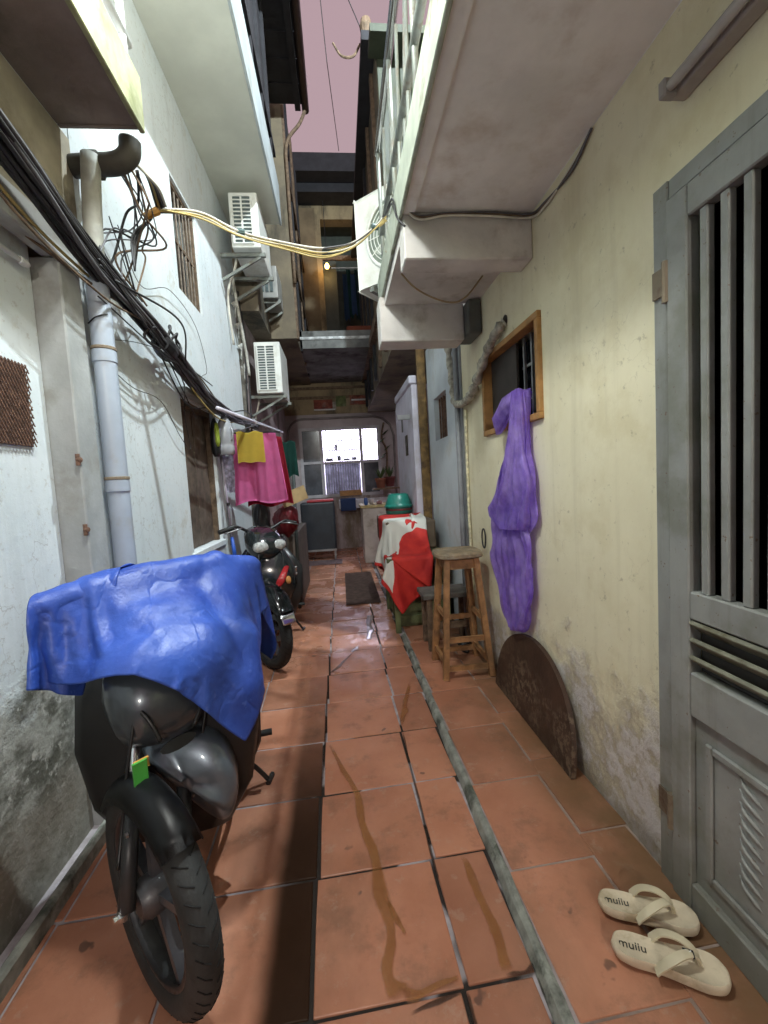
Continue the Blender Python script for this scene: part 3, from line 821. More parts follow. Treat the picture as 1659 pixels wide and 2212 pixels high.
# the lit window
WE = build('window', (lambda bm: ([box(bm, *b) for b in ((-.76, .86, 8.68, 8.75, 2.40, 2.46), (-.76, .86, 8.68, 8.75, 1.06, 1.12), (-.76, -.70, 8.68, 8.75, 1.12, 2.40), (.80, .86, 8.68, 8.75, 1.12, 2.40), (-.36, -.30, 8.69, 8.74, 1.12, 2.40), (.44, .50, 8.69, 8.74, 1.12, 2.40), (-.70, -.36, 8.69, 8.74, 1.74, 1.79), (-.30, .44, 8.69, 8.74, 1.72, 1.77), (.50, .80, 8.69, 8.74, 1.72, 1.77))], bm)[1])(NB()), mat('window_grey', (.42, .42, .45), .5, var=.15), HE, label='wide barred window glowing lavender white from inside')
GL = mat('dusty_pane', (.075, .085, .10), .15, var=.25, scale=6, bump=0)
for a, b, c, d in ((-.70, -.36, 1.12, 1.74), (-.70, -.36, 1.79, 2.40), (.50, .80, 1.12, 1.72)):
    build('pane', box(NB(), a, b, 8.71, 8.716, c, d), GL, WE)
for i in range(15):
    x = -.27 + i * .05
    if x < .43: build('bar', tube(NB(), [(x, 8.77, 1.1), (x, 8.77, 2.42)], .0075, 5), IRON, WE)
for i in range(5): build('bar', tube(NB(), [(.53 + i * .055, 8.77, 1.75), (.53 + i * .055, 8.77, 2.42)], .0075, 5), IRON, WE)
for z in (2.0, 2.2): build('bar', tube(NB(), [(-.3, 8.78, z), (.44, 8.78, z)], .009, 5), IRON, WE)
bm = NB(); rings = []
for j in range(2):
    pass
P = np.zeros((60, 8, 3))
for i in range(60):
    for j in range(8):
        x = -.29 + .72 * i / 59; P[i, j] = (x, 8.84 + .02 * math.sin(i * 1.35) + .008 * math.sin(i * 3.1 + j), 1.10 + .64 * j / 7)
build('curtain', sheet(NB(), P, .003), mat('thin_grey_curtain', (.33, .33, .37), .9, var=.3, scale=9), WE, smooth=True)
bm = NB()
for (x, z, w, h) in ((-.06, 2.0, .04, .13), (-.26, 1.79, .14, .06), (-.02, 1.79, .07, .1), (.1, 1.79, .12, .04), (.27, 1.79, .1, .06)):
    box(bm, x, x + w, 8.80, 8.83, z, z + h, .01)
build('clutter', bm, mat('clutter_grey', (.12, .12, .14), .8), WE, kind='stuff')
build('sill_board', box(NB(), -.02, .42, 8.60, 8.679, 1.07, 1.18), WOODF, WE)
# bright room behind it
bm = NB(); box(bm, -.9, 1.1, 8.951, 10.2, .6, 3.0)
for f in [f for f in bm.faces if f.calc_center_median().y < 8.96]: bm.faces.remove(f)
build('bright_room', bm, mat('room_white', (.78, .77, .82), .9), HE)
lp = build('ceiling_lamp', box(NB(), -.5, .7, 9.3, 9.9, 2.9, 2.95), emis('room_lamp', (.84, .82, 1.0), 24.), HE, label='glowing ceiling panel inside the room behind the window')
build('white_ledge', box(NB(), -.05, .95, 8.45, 8.699, .82, 1.0, .01), mat('ledge_white', (.58, .60, .64), .7), HE)
for x, z0, z1 in ((.95, 1.2, 2.5),): build('creeper', tube(NB(), spline([(x, 8.66, 2.5), (x - .06, 8.64, 2.2), (x + .03, 8.64, 1.9), (x - .02, 8.65, 1.3)], 6), .02, 6), OLDW, HE)
for x, y, z in ((.97, 8.62, 2.3), (.90, 8.6, 2.15), (1.0, 8.62, 2.0), (.92, 8.6, 1.85)):
    bm = NB(); prism(bm, [(-.09, 0), (-.02, .022), (.07, 0), (-.02, -.022)], lambda u, v, t, x=x, y=y, z=z: (x + u, y + t + v, z + u * .8 + v), 0, .004)
    build('leaf', bm, mat('dark_leaf', (.04, .07, .03), .6), HE)

# ------------------------------------------------------------ unseen lamp over the right balcony (lights the alley)
LX, LY, LZ = 1.18, 2.3, 6.2
SLm = thing('unseen_lamp', 'unseen bracketed lamp on the upper cream wall above the balcony', 'lamp', (1.10, LY, LZ))
build('arm', tube(NB(), spline([(1.26, LY, 5.2), (1.27, LY, 5.9), (1.25, LY, LZ + .12), (LX, LY, LZ + .16)], 6), .016, 8), IRON, SLm, smooth=True)
build('shade', lathe(NB(), [(.02, .16), (.05, .15), (.13, .08), (.15, .06), (.142, .058), (.12, .075), (.045, .14), (.02, .15)], (LX, LY, LZ), (0, 0, 1), 24, True), IRON, SLm, smooth=True)
build('bulb', lathe(NB(), [(0, .10), (.02, .10), (.035, .085), (.04, .06), (.03, .035), (0, .03)], (LX, LY, LZ), (0, 0, 1), 16), emis('unseen_bulb_glow', (.90, .97, 1.0), 20.), SLm, smooth=True)
ld = bpy.data.lights.new('lamp_light', 'POINT'); ld.energy = 500.; ld.color = (.84, .96, 1.0); ld.shadow_soft_size = .045
lo = bpy.data.objects.new('lamp_light', ld); COL.objects.link(lo); lo.parent = SLm; lo.location = (LX - 1.10, 0, -.03)

S2 = thing('unseen_lamp', 'added fill lamp on a tall pole in the open alley behind the viewpoint', 'lamp', (.7, -4.6, 0))  # added fill light for surfaces facing the camera; no such lamp is seen
build('pole', tube(NB(), [(.7, -4.6, -.06), (.7, -4.6, 3.2)], [.05, .035], 10), IRON, S2, smooth=True)  # pole of the added fill lamp
build('arm', tube(NB(), spline([(.7, -4.6, 3.15), (.55, -4.6, 3.35), (.1, -4.6, 3.3)], 6), .022, 8), IRON, S2, smooth=True)
build('shade', lathe(NB(), [(.02, .16), (.05, .15), (.15, .08), (.17, .06), (.162, .058), (.14, .075), (.045, .14), (.02, .15)], (.05, -4.6, 3.12), (0, 0, 1), 24, True), IRON, S2, smooth=True)
l2 = bpy.data.lights.new('lamp_light', 'POINT'); l2.energy = 170.; l2.color = (1., .93, .82); l2.shadow_soft_size = .14
l2o = bpy.data.objects.new('lamp_light', l2); COL.objects.link(l2o); l2o.parent = S2; l2o.location = (-.65, 0, 3.05)

HX, HY, HZ = -.35, 1.10, 3.40
S3 = thing('added_hanging_lamp', 'added enamel fill lamp hung on a wire across the alley above the viewpoint', 'lamp', (HX, HY, HZ + .2))  # unseen lamp added to brighten the right wall and the floor
build('added_span_wire', tube(NB(), spline([(-1.03, HY, 3.75), (HX, HY, HZ + .2), (1.10, HY, 3.9)], 6), .004, 6), STEEL, S3)
build('shade', lathe(NB(), [(.03, .16), (.06, .14), (.16, .07), (.163, .065), (.055, .13), (.03, .15)], (HX, HY, HZ), (0, 0, 1), 24, True), WHITEP, S3, smooth=True)
build('bulb', lathe(NB(), [(0, .12), (.03, .11), (.045, .06), (.035, .03), (0, .02)], (HX, HY, HZ), (0, 0, 1), 16), emis('added_bulb_white', (.97, 1., .95), 12.), S3, smooth=True)
l3 = bpy.data.lights.new('lamp_light', 'POINT'); l3.energy = 62.; l3.color = (.97, 1., .95); l3.shadow_soft_size = .10
l3o = bpy.data.objects.new('lamp_light', l3); COL.objects.link(l3o); l3o.parent = S3; l3o.location = (0, 0, -.30)

# warm bulb in the gallery
WBt = thing('hanging_bulb', 'small warm glowing bulb hanging in the dark upper doorway', 'lamp', (.02, 8.55, 5.55))
build('bulb', lathe(NB(), [(0, 0), (.03, .01), (.045, .05), (.02, .10), (0, .10)], (.02, 8.55, 5.45), (0, 0, 1), 12), emis('warm_bulb', (1., .55, .12), 9.), WBt, smooth=True)
build('flex', tube(NB(), [(.02, 8.55, 5.55), (.02, 8.55, 6.84)], .006, 6), CABLE, WBt)
wl = bpy.data.lights.new('bulb_light', 'POINT'); wl.energy = 2.5; wl.color = (1., .62, .25); wl.shadow_soft_size = .05
wo = bpy.data.objects.new('bulb_light', wl); COL.objects.link(wo); wo.parent = WBt; wo.location = (0, -.08, -.1)

# ------------------------------------------------------------ pipes on the left wall
PP = thing('drainpipe', 'lilac plastic drainpipe with couplings running up the left wall', 'pipe', (-.965, 1.955, 0))
build('pipe', tube(NB(), [(-.962, 1.965, 0), (-.958, 1.958, 1.0), (-.955, 1.953, 2.28)], .043, 20), PVC, PP, smooth=True, autos=40)
build('pipe_upper', tube(NB(), spline([(-.955, 1.953, 2.281), (-.945, 1.953, 2.50), (-.93, 1.953, 2.72)], 5), .036, 16), mat('dull_pvc', (.30, .30, .27), .6, var=.3, scale=6), PP, smooth=True)  # upper length in a darker, duller tone than the pipe below
for z in (1.34, 1.885):
    build('coupling', lathe(NB(), [(.0435, 0), (.047, .004), (.047, .05), (.0435, .054)], (-.957, 1.955, z), (0, 0, 1), 20), PVC, PP, smooth=True, autos=40)
    build('clamp', lathe(NB(), [(.0475, .053), (.0485, .055), (.0485, .064), (.0475, .066)], (-.957, 1.955, z), (0, 0, 1), 20), mat('brown_clamp', (.25, .20, .14), .7), PP)
build('tie_wire', tube(NB(), spline([(-.915, 1.93, 2.08), (-.95, 1.905, 2.06), (-.99, 1.92, 2.04)], 5), .003, 5), CABLE, PP)
YC = tag(build('conduit', tube(NB(), spline([(-1.0, 2.06, 2.25), (-.998, 2.065, 2.0), (-1.002, 2.06, 1.78)], 6), .011, 8), mat('yellow_conduit', (.72, .62, .06), .5, bump=.03), smooth=True, loc=(-1.0, 2.06, 1.78)), 'short yellow conduit beside the lilac drainpipe', 'conduit')
WC = tag(build('conduit', tube(NB(), [(-1.0, 2.10, 0.0), (-1.0, 2.10, 1.2), (-.998, 2.095, 2.3)], .014, 8), WHITEP, smooth=True, loc=(-1.0, 2.1, 0)), 'thin white conduit running down the wall by the drainpipe', 'conduit')
EL = thing('drain_elbow', 'dark old drain elbow under the left balcony end', 'pipe', (-.9, 1.97, 2.7))
build('elbow', tube(NB(), spline([(-1.05, 1.99, 2.70), (-.95, 1.985, 2.705), (-.84, 1.98, 2.71), (-.79, 1.98, 2.745), (-.78, 1.98, 2.80)], 8), .042, 14), mat('sooty_pipe', (.06, .055, .045), .7, var=.3), EL, smooth=True)
build('collar', lathe(NB(), [(.043, -.02), (.052, -.018), (.052, .018), (.043, .02)], (-.93, 1.985, 2.705), (1, 0, 0), 16), MATS['sooty_pipe'], EL)

# ------------------------------------------------------------ cable bundle along the left wall
def cable_set(root, path, n, spread, r, mats, seed, jit=.5, steps=9, seg=6, name='cable'):
    rnd = random.Random(seed)
    for k in range(n):
        a = rnd.uniform(0, 6.28); rr = spread * math.sqrt(rnd.random())
        ph = rnd.uniform(0, 6.28); pts = []
        for i, p in enumerate(path):
            a2 = a + .9 * math.sin(i * .9 + ph); q = rr * (1 + jit * math.sin(i * 1.7 + ph * 2))
            pts.append((p[0] + q * math.cos(a2) * .7, p[1] + rnd.uniform(-.03, .03), p[2] + q * math.sin(a2) + rnd.uniform(-.012, .012) * jit))
        build(name, tube(NB(), spline(pts, steps), rnd.uniform(*r), seg), rnd.choice(mats), root, smooth=True)
CG = mat('grey_cable', (.10, .10, .11), .5, bump=.03); CY = mat('yellow_cable', (.46, .36, .13), .5, bump=.03); CW = mat('white_cable', (.62, .60, .52), .5, bump=.03)
CB = thing('cable_bundle', 'thick sagging bundle of black cables strung along the left wall', 'cables', (-.93, 2.4, 2.2))
bp = [(-.90, .35, 2.56), (-.90, .9, 2.50), (-.91, 1.42, 2.37), (-.91, 1.87, 2.255), (-.915, 2.4, 2.19), (-.92, 2.85, 2.09), (-.925, 3.3, 1.995), (-.93, 3.9, 1.97), (-.94, 4.6, 2.02), (-.94, 5.2, 2.05)]
cable_set(CB, bp, 18, .045, (.006, .013), [CABLE, CABLE, CABLE, CG], 3)
cable_set(CB, [(p[0], p[1], p[2] + .06 * max(0, 1 - i / 5)) for i, p in enumerate(bp)], 5, .03, (.005, .011), [CABLE, CABLE, CG], 31)
cable_set(CB, bp, 7, .10, (.004, .006), [CABLE, CY, OLDW], 5, 1.0)
cable_set(CB, [(p[0], p[1], p[2] - .01) for p in bp[:5]] + [(-.92, 2.95, 2.05), (-.93, 3.3, 2.0)], 8, .03, (.008, .013), [CABLE], 9)
cable_set(CB, bp[3:7], 10, .085, (.003, .005), [CABLE], 15, 1.6, steps=12)
for (y, z, r, s) in ((2.62, 2.20, .075, 1), (2.68, 2.185, .066, 2), (2.35, 2.12, .05, 3), (2.5, 2.10, .04, 4)):
    pts = [(-.905 + .02 * math.cos(a * 2 + s), y + r * math.cos(a) * 1.1, z + r * math.sin(a)) for a in [i * 6.28 / 20 for i in range(21)]]
    build('cable_coil', tube(NB(), pts, .007, 6), CABLE, CB, smooth=True)
bm = NB(); lathe(bm, [(0, -.06), (.05, -.06), (.06, 0), (.055, .06), (0, .06)], (-.925, 2.55, 2.135), (0, 1, -.2), 12)
build('splice_wrap', bm, CABLE, CB)

# tangle of loose wires at the drain elbow, tied to the crossing cables
TG = thing('wire_tangle', 'tangle of loose dark wires tied at the left wall', 'cables', (-.9, 2.1, 2.6))
rnd = random.Random(21)
for k in range(10):
    a = Vector((-.80 + rnd.uniform(-.04, .04), 1.99, 2.69)); b = Vector((-.88 + rnd.uniform(-.05, .1), 2.2 + rnd.uniform(-.1, .15), 2.56 + rnd.uniform(-.05, .05)))
    c = Vector((-.95 + rnd.uniform(-.03, .08), 2.1 + rnd.uniform(-.15, .2), 2.42 + rnd.uniform(-.08, .08))); d = Vector((-.9, 2.0 + rnd.uniform(-.2, .3), 2.26))
    m1 = (a + b) / 2 + Vector((rnd.uniform(-.03, .06), rnd.uniform(-.06, .06), rnd.uniform(-.05, .05)))
    build('wire', tube(NB(), spline([a, m1, b, c, d], 8), rnd.uniform(.0025, .006), 5), rnd.choice([CABLE, CABLE, CABLE, OLDW, CG]), TG, smooth=True)
TIE = Vector((-.79, 2.25, 2.69))
for k in range(5):
    build('wire', tube(NB(), spline([(-.77, 2.0, 2.72), (-.775 + .01 * k, 2.12, 2.75 - .01 * k), TIE + Vector((.01 * k, 0, .004 * k))], 6), .006, 6), [CABLE, CY, CABLE, CG, CW][k], TG, smooth=True)
build('tape', tube(NB(), [TIE + Vector((-.05, -.03, -.05)), TIE + Vector((.0, 0, -.005))], [.016, .02], 8), mat('orange_tape', (.42, .20, .03), .5), TG)
for k in range(4):
    build('wire', tube(NB(), spline([TIE + Vector((-.03, 0, -.04)), (-.86, 2.2 - .03 * k, 2.55 - .02 * k), (-.9 + .02 * k, 2.2 - .05 * k, 2.40 - .03 * k)], 6), .005, 5), CABLE, TG, smooth=True)

# yellow and white cables crossing the alley
XB = thing('cable_bundle', 'bundle of yellow and white cables sagging across the alley', 'cables', (-.2, 2.5, 2.72))
xp = [TIE, (-.62, 2.36, 2.735), (-.44, 2.45, 2.70), (-.20, 2.53, 2.68), (-.01, 2.58, 2.672), (.16, 2.56, 2.70), (.29, 2.5, 2.755), (.35, 2.46, 2.79)]
for k, (m, dz, r) in enumerate(((CW, 0, .0052), (CW, -.013, .0042), (CY, -.022, .0046), (CY, -.034, .0042), (CY, -.010, .0042), (CG, .004, .007), (CG, -.008, .005))):
    pts = []
    for i, p in enumerate(xp):
        s = math.sin(math.pi * i / (len(xp) - 1)) if m in (CW, CY) else .2
        pts.append((p[0], p[1] + .008 * (k % 3 - 1), p[2] + dz * s * 1.25 + .006 * math.sin(i * 2 + k)))
    if m is CG: pts = pts[:4] if k == 5 else pts[4:]
    build('cable', tube(NB(), spline(pts, 9), r, 7), m, XB, smooth=True)
for p in (xp[2], xp[6]):
    p = Vector(p); build('cable_tie', tube(NB(), [p + Vector((-.018, -.004, 0)), p + Vector((.018, .004, -.002))], .016, 8), mat('teal_tape', (.05, .09, .09), .5), XB)
build('cable_tie', tube(NB(), [(.31, 2.49, 2.755), (.35, 2.465, 2.775)], .011, 8), CY, XB)
# hairline wires on the white wall and a thin loop below
for k, (pts, r) in enumerate((([(-.98, 2.25, 2.62), (-1.0, 2.5, 2.45), (-.99, 2.9, 2.6), (-1.0, 3.4, 2.56), (-1.0, 3.6, 2.3), (-1.0, 3.45, 2.2)], .0022), ([(-.97, 2.15, 2.6), (-.99, 2.35, 2.4), (-.98, 2.38, 2.25), (-.96, 2.3, 2.2)], .003), ([(-.95, 2.9, 2.02), (-1.0, 3.0, 1.82), (-1.0, 3.05, 1.62), (-.99, 2.85, 1.68), (-.99, 2.6, 1.85), (-1.0, 2.3, 1.86), (-1.0, 2.1, 1.9)], .0022), ([(-1.005, 2.05, 2.02), (-.99, 2.3, 2.09), (-.95, 2.5, 2.12)], .002))):
    tag(build('loose_wire', tube(NB(), spline(pts, 10), r, 5), CABLE, smooth=True, loc=pts[0]), ['hairline wire looping across the upper white wall', 'dark wire dropping from the tangle past the white wall', 'thin slack wire drooping under the cable bundle', 'short tie wire from drainpipe to the cable bundle'][k], 'wire')

# wires under the right balcony
RW = thing('wiring', 'slack grey wires tacked along the balcony beam and cream wall', 'wires', (.6, 1.94, 2.49))
for k in range(3):
    dz = .008 * k
    build('wire', tube(NB(), spline([(.345, 2.02, 2.66), (.36, 1.95, 2.53), (.42, 1.935, 2.478 - dz), (.55, 1.935, 2.488 - dz * .6), (.75, 1.935, 2.492 - dz), (.925, 1.93, 2.482 - dz), (.938, 1.80, 2.455 - dz), (.94, 1.60, 2.44 + dz), (.94, 1.47, 2.49)], 8), .005, 6), [CG, OLDW, CW][k], RW, smooth=True)
for k in range(2):
    build('wire', tube(NB(), spline([(.33, 2.45, 2.78), (.325, 2.30, 2.70), (.325, 2.05, 2.60 + .02 * k), (.33, 1.98, 2.50), (.36, 1.95, 2.44)], 8), .005, 6), CABLE, RW, smooth=True)
tag(build('loose_wire', tube(NB(), spline([(.335, 2.42, 2.58), (.391, 2.35, 2.44), (.488, 2.35, 2.34), (.642, 2.35, 2.275), (.749, 2.36, 2.30), (.862, 2.38, 2.425)], 9), .005, 6), mat('tan_wire', (.30, .22, .12), .6, bump=.02), smooth=True, loc=(.6, 2.35, 2.3)), 'tan wire hanging in a loop below the balcony', 'wire')

# sky wires
tag(build('sky_wire', tube(NB(), [(.02, 5.2, 9.2), (.20, 6.4, 7.2), (.36, 8.0, 7.2)], .006, 5), CABLE, loc=(.2, 6.4, 7.2)), 'thin wire across the strip of pink sky', 'wire')
tag(build('sky_wire', tube(NB(), spline([(.10, 4.6, 7.6), (.28, 4.6, 6.5), (.52, 4.62, 5.85)], 8), .005, 5), CABLE, loc=(.3, 4.6, 6.5)), 'slack wire dropping from the sky to the dark roof corner', 'wire')

# ------------------------------------------------------------ air conditioners
def ac_side(name, label, x0, x1, y0, y1, z0, z1, rows, stub=True):
    t = thing(name, label, 'air conditioner', ((x0 + x1) / 2, (y0 + y1) / 2, z0), 'outdoor air conditioner units')
    build('casing', box(NB(), x0, x1, y0, y1, z0, z1, .012, 2), ACW, t)
    w = x1 - x0; h = z1 - z0
    build('coil', box(NB(), x0 + w * .12, x1 - w * .2, y0 - .004, y0 + .006, z0 + h * .07, z1 - h * .08), ACD, t)
    for i in range(rows + 1):
        z = z0 + h * .07 + h * .85 * i / rows
        build('louvre', box(NB(), x0 + w * .11, x1 - w * .19, y0 - .014, y0 - .003, z - .0045, z + .0045), ACW, t)
    for fx in (.12, .44, .78):
        build('grille_post', box(NB(), x0 + w * fx - .008, x0 + w * fx + .008, y0 - .016, y0 - .002, z0 + h * .06, z1 - h * .07), ACW, t)
    for yy in (y0 + .1, y1 - .12):
        bm = NB(); beam(bm, (-1.0, yy, z0 - .022), (x1 + .03, yy, z0 - .022), .035, .035); beam(bm, (-1.0, yy, z0 - .25), (x1 - .02, yy, z0 - .04), .025, .025)
        build('bracket', bm, IRON, t)
    build('refrigerant_pipe', tube(NB(), spline([(x0 + .02, y0 + .2, z0 + .1), (x0 - .03, y0 + .2, z0 - .1), (-.99, y0 + .22, z0 - .35), (-.99, y0 + .3, z0 - .8)], 6), .012, 7), CW, t, smooth=True)
    return t
ac_side('air_conditioner', 'upper white air conditioner under the left overhang', -.87, -.605, 4.30, 5.0, 3.60, 4.10, 12)
ac_side('air_conditioner', 'lower white air conditioner hung above the laundry', -.90, -.60, 5.20, 5.9, 2.43, 3.02, 17)
t = thing('air_conditioner', 'half hidden pale air conditioner below the upper unit', 'air conditioner', (-.75, 5.6, 3.65), 'outdoor air conditioner units')
build('casing', box(NB(), -.92, -.60, 5.45, 5.93, 3.62, 4.0, .012, 2), mat('grey_casing', (.33, .33, .31), .6), t)
for i in range(3): build('vent_slot', box(NB(), -.80 + i * .055, -.765 + i * .055, 5.442, 5.452, 3.69, 3.84), ACD, t)
build('bracket', box(NB(), -.99, -.58, 5.5, 5.54, 3.58, 3.619), IRON, t)
for yy in (5.5, 5.8): build('bracket', box(NB(), -.99, -.60, yy, yy + .03, 3.4, 3.43) if False else beam(NB(), (-.99, yy, 3.35), (-.6, yy, 3.58), .025, .025), IRON, t)
# broken white pipe and rags at the wall end
BPp = thing('drainpipe', 'thin broken white pipe hanging at the far end of the white wall', 'pipe', (-.95, 4.9, 2.9))
build('pipe', tube(NB(), spline([(-.975, 4.72, 3.52), (-.965, 4.85, 3.2), (-.95, 5.0, 2.85), (-.945, 5.05, 2.6)], 6), .016, 8), mat('dirty_white_pipe', (.52, .52, .46), .6, var=.3, scale=20), BPp, smooth=True)
for i in range(10):
    z = 3.4 - i * .1; y = 4.76 + i * .035
    bm = NB(); prism(bm, [(0, 0), (.05, .03), (.03, -.06), (-.03, -.03)], lambda u, v, t, y=y, z=z, i=i: (-1.0 + t + u * .4, y + u * (1 if i % 2 else -1) - .03, z + v), 0, .01)
    build('foam_scrap', bm, mat('scrap', (.42, .43, .40), .9, var=.5, scale=30), BPp)
for k, (a, b) in enumerate((((-.985, 4.99, 3.5), (-.985, 5.0, 2.2)), ((-.97, 5.03, 3.3), (-.97, 5.06, 1.9)))):
    build('riser_wire', tube(NB(), spline([a, ((a[0] + b[0]) / 2 + .02, a[1] + .03, (a[2] + b[2]) / 2), b], 6), .009, 6), CABLE, BPp, smooth=True)
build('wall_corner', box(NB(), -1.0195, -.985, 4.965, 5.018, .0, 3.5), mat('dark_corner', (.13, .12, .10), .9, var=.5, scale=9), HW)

# right-hand unit with a round fan, seen from its fan side
AR = thing('air_conditioner', 'white air conditioner with round fan grille on the right balcony edge', 'air conditioner', (.38, 3.0, 2.75), 'outdoor air conditioner units')
E0 = Vector((.25, 3.35, 0)); e1 = Vector((.743, -.669, 0)); en = Vector((-.669, -.743, 0)); az0, az1 = 2.77, 3.41
build('casing', obox(NB(), E0 + e1 * .375 - en * .13 + Vector((0, 0, (az0 + az1) / 2)), e1, en, (0, 0, 1), .375, .13, (az1 - az0) / 2, .016, 2), ACW, AR)
FC = E0 + e1 * .34 + Vector((0, 0, 3.09))
build('fan_well', lathe(NB(), [(0, .004), (.235, .004), (.235, -.003), (0, -.003)], FC, en, 36), mat('fan_shadow', (.20, .24, .20), .7, var=.3), AR)
build('fan_rim', lathe(NB(), [(.235, 0), (.255, .0), (.255, .014), (.235, .018)], FC, en, 36, True), ACW, AR, smooth=True)
for k in range(4):
    a = k * 1.5708 + .4; d1 = e1 * math.cos(a) + Vector((0, 0, math.sin(a))); d2 = e1 * math.cos(a + .75) + Vector((0, 0, math.sin(a + .75)))
    bm = NB(); prism(bm, [(.03, 0), (.21, 0), (.20, .5), (.10, .9)], lambda u, v, t, d1=d1, d2=d2: FC + d1 * u * (1 - v) + d2 * u * v + en * (.006 + t + .006 * v), 0, .002)
    build('fan_blade', bm, mat('blade_grey', (.42, .45, .40), .6), AR)
for i in range(8):
    r = .03 + i * .029
    build('grille_ring', tube(NB(), [FC + en * .018 + e1 * (r * math.cos(a)) + Vector((0, 0, r * math.sin(a))) for a in [k * 6.2832 / 36 for k in range(36)]], .003, 5, closed=True), ACW, AR)
for i in range(12):
    a = i * 6.2832 / 12; q = e1 * math.cos(a) + Vector((0, 0, math.sin(a)))
    build('grille_spoke', tube(NB(), [FC + en * .02 + q * .03, FC + en * .016 + q * .238], .003, 5), ACW, AR)
for k in (.12, .62):
    build('bracket', beam(NB(), E0 + e1 * k + en * .02 + Vector((0, 0, 2.745)), E0 + e1 * k - en * .5 + Vector((0, 0, 2.745)), .035, .035), IRON, AR)
build('side_label', obox(NB(), E0 + e1 * .69 + en * .002 + Vector((0, 0, 3.0)), e1, en, (0, 0, 1), .03, .002, .05), STEEL, AR)

# insulated pipe on the cream wall's far end
IP = thing('insulated_pipe', 'lumpy wrapped air conditioner pipe bending down beside the window', 'pipe', (.93, 2.8, 1.9))
pts = spline([(.95, 2.30, 2.14), (.915, 2.33, 2.11), (.905, 2.50, 2.03), (.905, 2.70, 1.91), (.91, 2.86, 1.855), (.91, 3.08, 1.845), (.915, 3.25, 1.90), (.92, 3.32, 2.05), (.92, 3.38, 2.3), (.92, 3.42, 2.5)], 9)
rr = [.026 + .006 * math.sin(i * 1.3) + random.uniform(-.004, .004) for i in range(len(pts))]
build('wrap', tube(NB(), pts, rr, 12), mat('foam_wrap', (.42, .40, .33), .8, var=.4, scale=28, bump=.6, bscale=60, dirt=(.12, .11, .08), dscale=9, damt=.8), IP, smooth=True)
build('drain_hose', tube(NB(), spline([(.935, 3.05, 1.8), (.935, 3.07, 1.2), (.935, 3.06, .6), (.935, 3.08, .0)], 6), .010, 7), mat('peeling_strip', (.62, .58, .40), .7, var=.4, scale=30), IP, smooth=True)
build('conduit', tube(NB(), [(.925, 3.22, .03), (.925, 3.22, 2.3)], .022, 10), mat('grey_conduit', (.24, .25, .27), .5), IP, smooth=True)
build('cut_hole', lathe(NB(), [(0, 0), (.03, 0), (.03, .004), (0, .004)], (.949, 2.30, 2.15), (-1, 0, 0), 12), DARK, IP)
bm = NB(); tube(bm, [Vector((.93, 2.75 + .035 * math.cos(a), .90 + .065 * math.sin(a))) for a in [k * 6.2832 / 18 for k in range(18)]], .005, 6, closed=True)
HK = tag(build('wire_ring', bm, CABLE, smooth=True, loc=(.93, 2.75, .9)), 'small black wire ring hanging on the cream wall behind the stool', 'wire')

# unlit tube lamp at the top of the cream wall
TL = thing('tube_lamp', 'unlit tube lamp fixed high on the cream wall above the door', 'lamp', (.93, .65, 2.27))
build('housing', box(NB(), .905, .949, .0, 1.085, 2.25, 2.295, .006, 2), mat('tube_housing', (.33, .30, .28), .6), TL)
build('tube', tube(NB(), [(.885, .03, 2.262), (.885, 1.06, 2.262)], .013, 12), mat('tube_glass', (.50, .47, .45), .25, bump=0), TL, smooth=True)
for yy in (.02, 1.065): build('socket', box(NB(), .868, .906, yy - .012, yy + .012, 2.242, 2.285, .004), mat('socket_grey', (.28, .26, .25), .5), TL)

